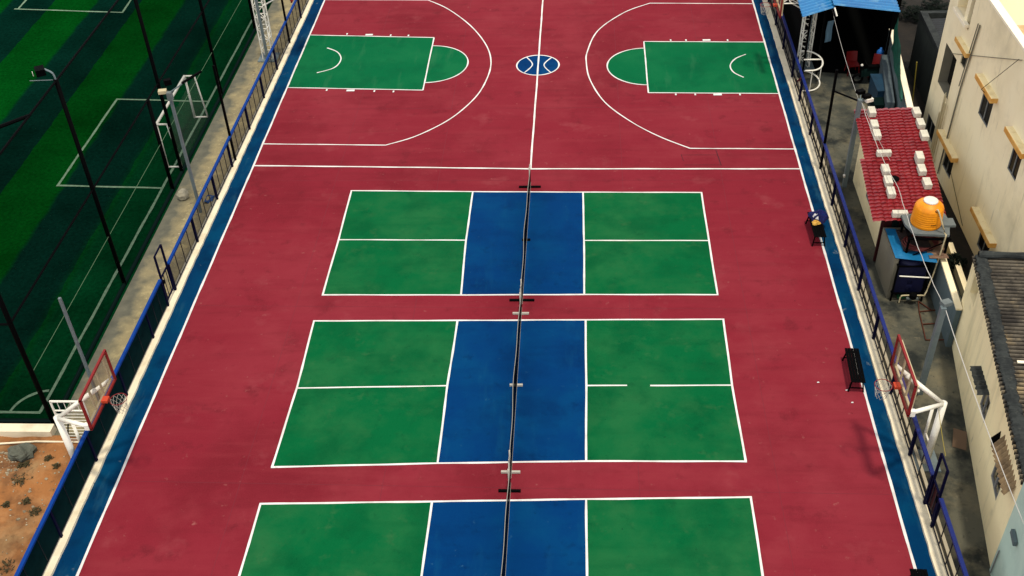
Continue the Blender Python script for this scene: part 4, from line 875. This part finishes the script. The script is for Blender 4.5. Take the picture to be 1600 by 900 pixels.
def ribbed(m, U, off, per):
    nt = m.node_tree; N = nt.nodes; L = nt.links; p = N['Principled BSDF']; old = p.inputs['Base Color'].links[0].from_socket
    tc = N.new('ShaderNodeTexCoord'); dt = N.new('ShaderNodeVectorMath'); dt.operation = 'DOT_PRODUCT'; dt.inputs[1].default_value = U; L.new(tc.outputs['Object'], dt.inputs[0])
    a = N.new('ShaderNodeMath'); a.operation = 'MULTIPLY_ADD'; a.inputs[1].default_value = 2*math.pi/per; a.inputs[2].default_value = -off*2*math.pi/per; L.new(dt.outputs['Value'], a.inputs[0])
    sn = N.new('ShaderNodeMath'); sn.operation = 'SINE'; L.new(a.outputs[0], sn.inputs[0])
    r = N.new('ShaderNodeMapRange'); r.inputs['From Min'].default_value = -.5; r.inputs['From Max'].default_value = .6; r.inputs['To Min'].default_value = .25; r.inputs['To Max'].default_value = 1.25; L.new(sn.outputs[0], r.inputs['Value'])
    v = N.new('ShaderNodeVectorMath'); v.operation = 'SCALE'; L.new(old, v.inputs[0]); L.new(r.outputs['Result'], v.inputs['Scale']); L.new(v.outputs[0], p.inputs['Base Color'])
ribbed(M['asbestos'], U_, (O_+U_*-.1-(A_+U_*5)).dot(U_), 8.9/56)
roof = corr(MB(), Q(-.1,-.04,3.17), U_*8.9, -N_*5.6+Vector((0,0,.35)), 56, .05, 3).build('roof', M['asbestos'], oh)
rn = random.Random(11)
mk = [rn.uniform(.62,1.2) for _ in range(400)]
def mort(u, v):
    a = v*2*math.pi; k = .6*mk[int(u*220+.5)]+.4*mk[int(u*220+.5)//7+20*int(v*10+.5) % 200]
    return Q(-.05+8.8*u, .19+.19*k*math.cos(a), 3.24+.075*k*math.sin(a)+.015*math.sin(u*25))
MB().grid(mort, 220, 10).build('mortar_edge', M['mortar'], roof)
def rid(u, v):
    a = v*2*math.pi; return Q(-.02+.11*math.cos(a)*(1+.2*math.sin(u*30)), .1+5.4*u, 3.33+.34*u+.1*math.sin(a))
MB().grid(rid, 60, 10).build('ridge_cap', M['mortar'], roof)
def patch(s, n0, n1, w): MB().bar(Q(s,n0,3.23+.0625*n0), Q(s,n1,3.23+.0625*n1), w, .03).build('batten', M['facade_light'], roof)
patch(4.55, .5, 4.5, .09)
f = MB(); f.grid(lambda u, v: Q(3.5+1.35*u, -.3+.36*v+.02*math.sin(u*30), 2.02+.2*u+.06*v+.03*math.sin(u*37)), 14, 4); f.build('broken_sunshade', M['mortar'], oh)
corr(MB(), Q(6.75,-.22,2.28), U_*1.75+Vector((0,0,.1)), -N_*.27+Vector((0,0,.5)), 10, .035, 2).build('awning', mat('awning_sheet', S(168,142,104), .9, [(S(96,78,58), 2.5, .45, .65, .8)]), oh)
MB().grid(lambda u, v: Q(6.45+.3*v, -.2+.2*u, 2.24+.3*u*(1-v)-.25*v*u), 3, 3).build('awning_side', M['dark_int'], oh)

mh = thing('mint_house', 'pale mint painted house at the bottom right corner', 'house', tuple(Q(9.5,0,0)))
mb = MB(); vs = [Q(8.86,-.03,-.05),Q(16,-.03,-.05),Q(16,5,-.05),Q(8.86,5,-.05),Q(8.86,-.03,4.2),Q(16,-.03,4.2),Q(16,5,4.2),Q(8.86,5,4.2)]
mb.add(vs, [(0,1,5,4),(1,2,6,5),(2,3,7,6),(3,0,4,7),(4,5,6,7)]); mb.build('wall', M['mint'], mh)
MB().tube([Q(9.05,-.06,.1),Q(9.05,-.06,1.0)], .02, 6).build('drain_pipe', M['win_frame'], mh)
MB().bar(Q(9.4,-.09,2.2), Q(9.8,-.09,2.2), .08, .14).build('bracket_box', M['blue_wall'], mh)

# ------------------------------------------------------------------ light, sky, camera
w = bpy.data.worlds.new('World'); sc.world = w; w.use_nodes = True
nt = w.node_tree; bg = nt.nodes['Background']
sky = nt.nodes.new('ShaderNodeTexSky'); sky.sky_type = 'NISHITA'; sky.sun_disc = False
sun_dir = Vector((.106,-.18,1)).normalized()
sky.sun_elevation = math.asin(sun_dir.z); sky.sun_rotation = math.atan2(sun_dir.x, sun_dir.y); sky.dust_density = 0.1; sky.air_density = 1.0; sky.ozone_density = 1.0
hs_ = nt.nodes.new('ShaderNodeHueSaturation'); hs_.inputs['Saturation'].default_value = .14
nt.links.new(sky.outputs[0], hs_.inputs['Color']); nt.links.new(hs_.outputs[0], bg.inputs['Color'])
bg.inputs['Strength'].default_value = .145
ld_ = bpy.data.lights.new('sun', 'SUN'); ld_.energy = 1.6; ld_.angle = math.radians(4.5); ld_.color = (1,.9,.74)
so = bpy.data.objects.new('sun', ld_); COL.objects.link(so); so.rotation_euler = sun_dir.to_track_quat('Z', 'Y').to_euler()

cam = bpy.data.cameras.new('camera'); co = bpy.data.objects.new('camera', cam); COL.objects.link(co)
p_, y_, r_ = .680975759, -.0753564955, -.0482959372
fwd = Vector((math.sin(y_)*math.cos(p_), math.cos(y_)*math.cos(p_), -math.sin(p_)))
right = Vector((math.cos(y_), -math.sin(y_), 0)); up = right.cross(fwd); c_, s2 = math.cos(r_), math.sin(r_)
R0 = right*c_+up*s2; U0 = -right*s2+up*c_
co.matrix_world = Matrix(((R0.x,U0.x,-fwd.x,1.88476),(R0.y,U0.y,-fwd.y,-23.80891),(R0.z,U0.z,-fwd.z,23.23779),(0,0,0,1)))
cam.sensor_width = 36; cam.lens = 1694.14662/1600*36; cam.clip_end = 2000; cam.clip_start = .1
sc.camera = co
sc.view_settings.view_transform = 'Standard'; sc.view_settings.look = 'None'; sc.view_settings.gamma = 1; sc.view_settings.exposure = .95
sc.cycles.max_bounces = 6; sc.cycles.transparent_max_bounces = 12
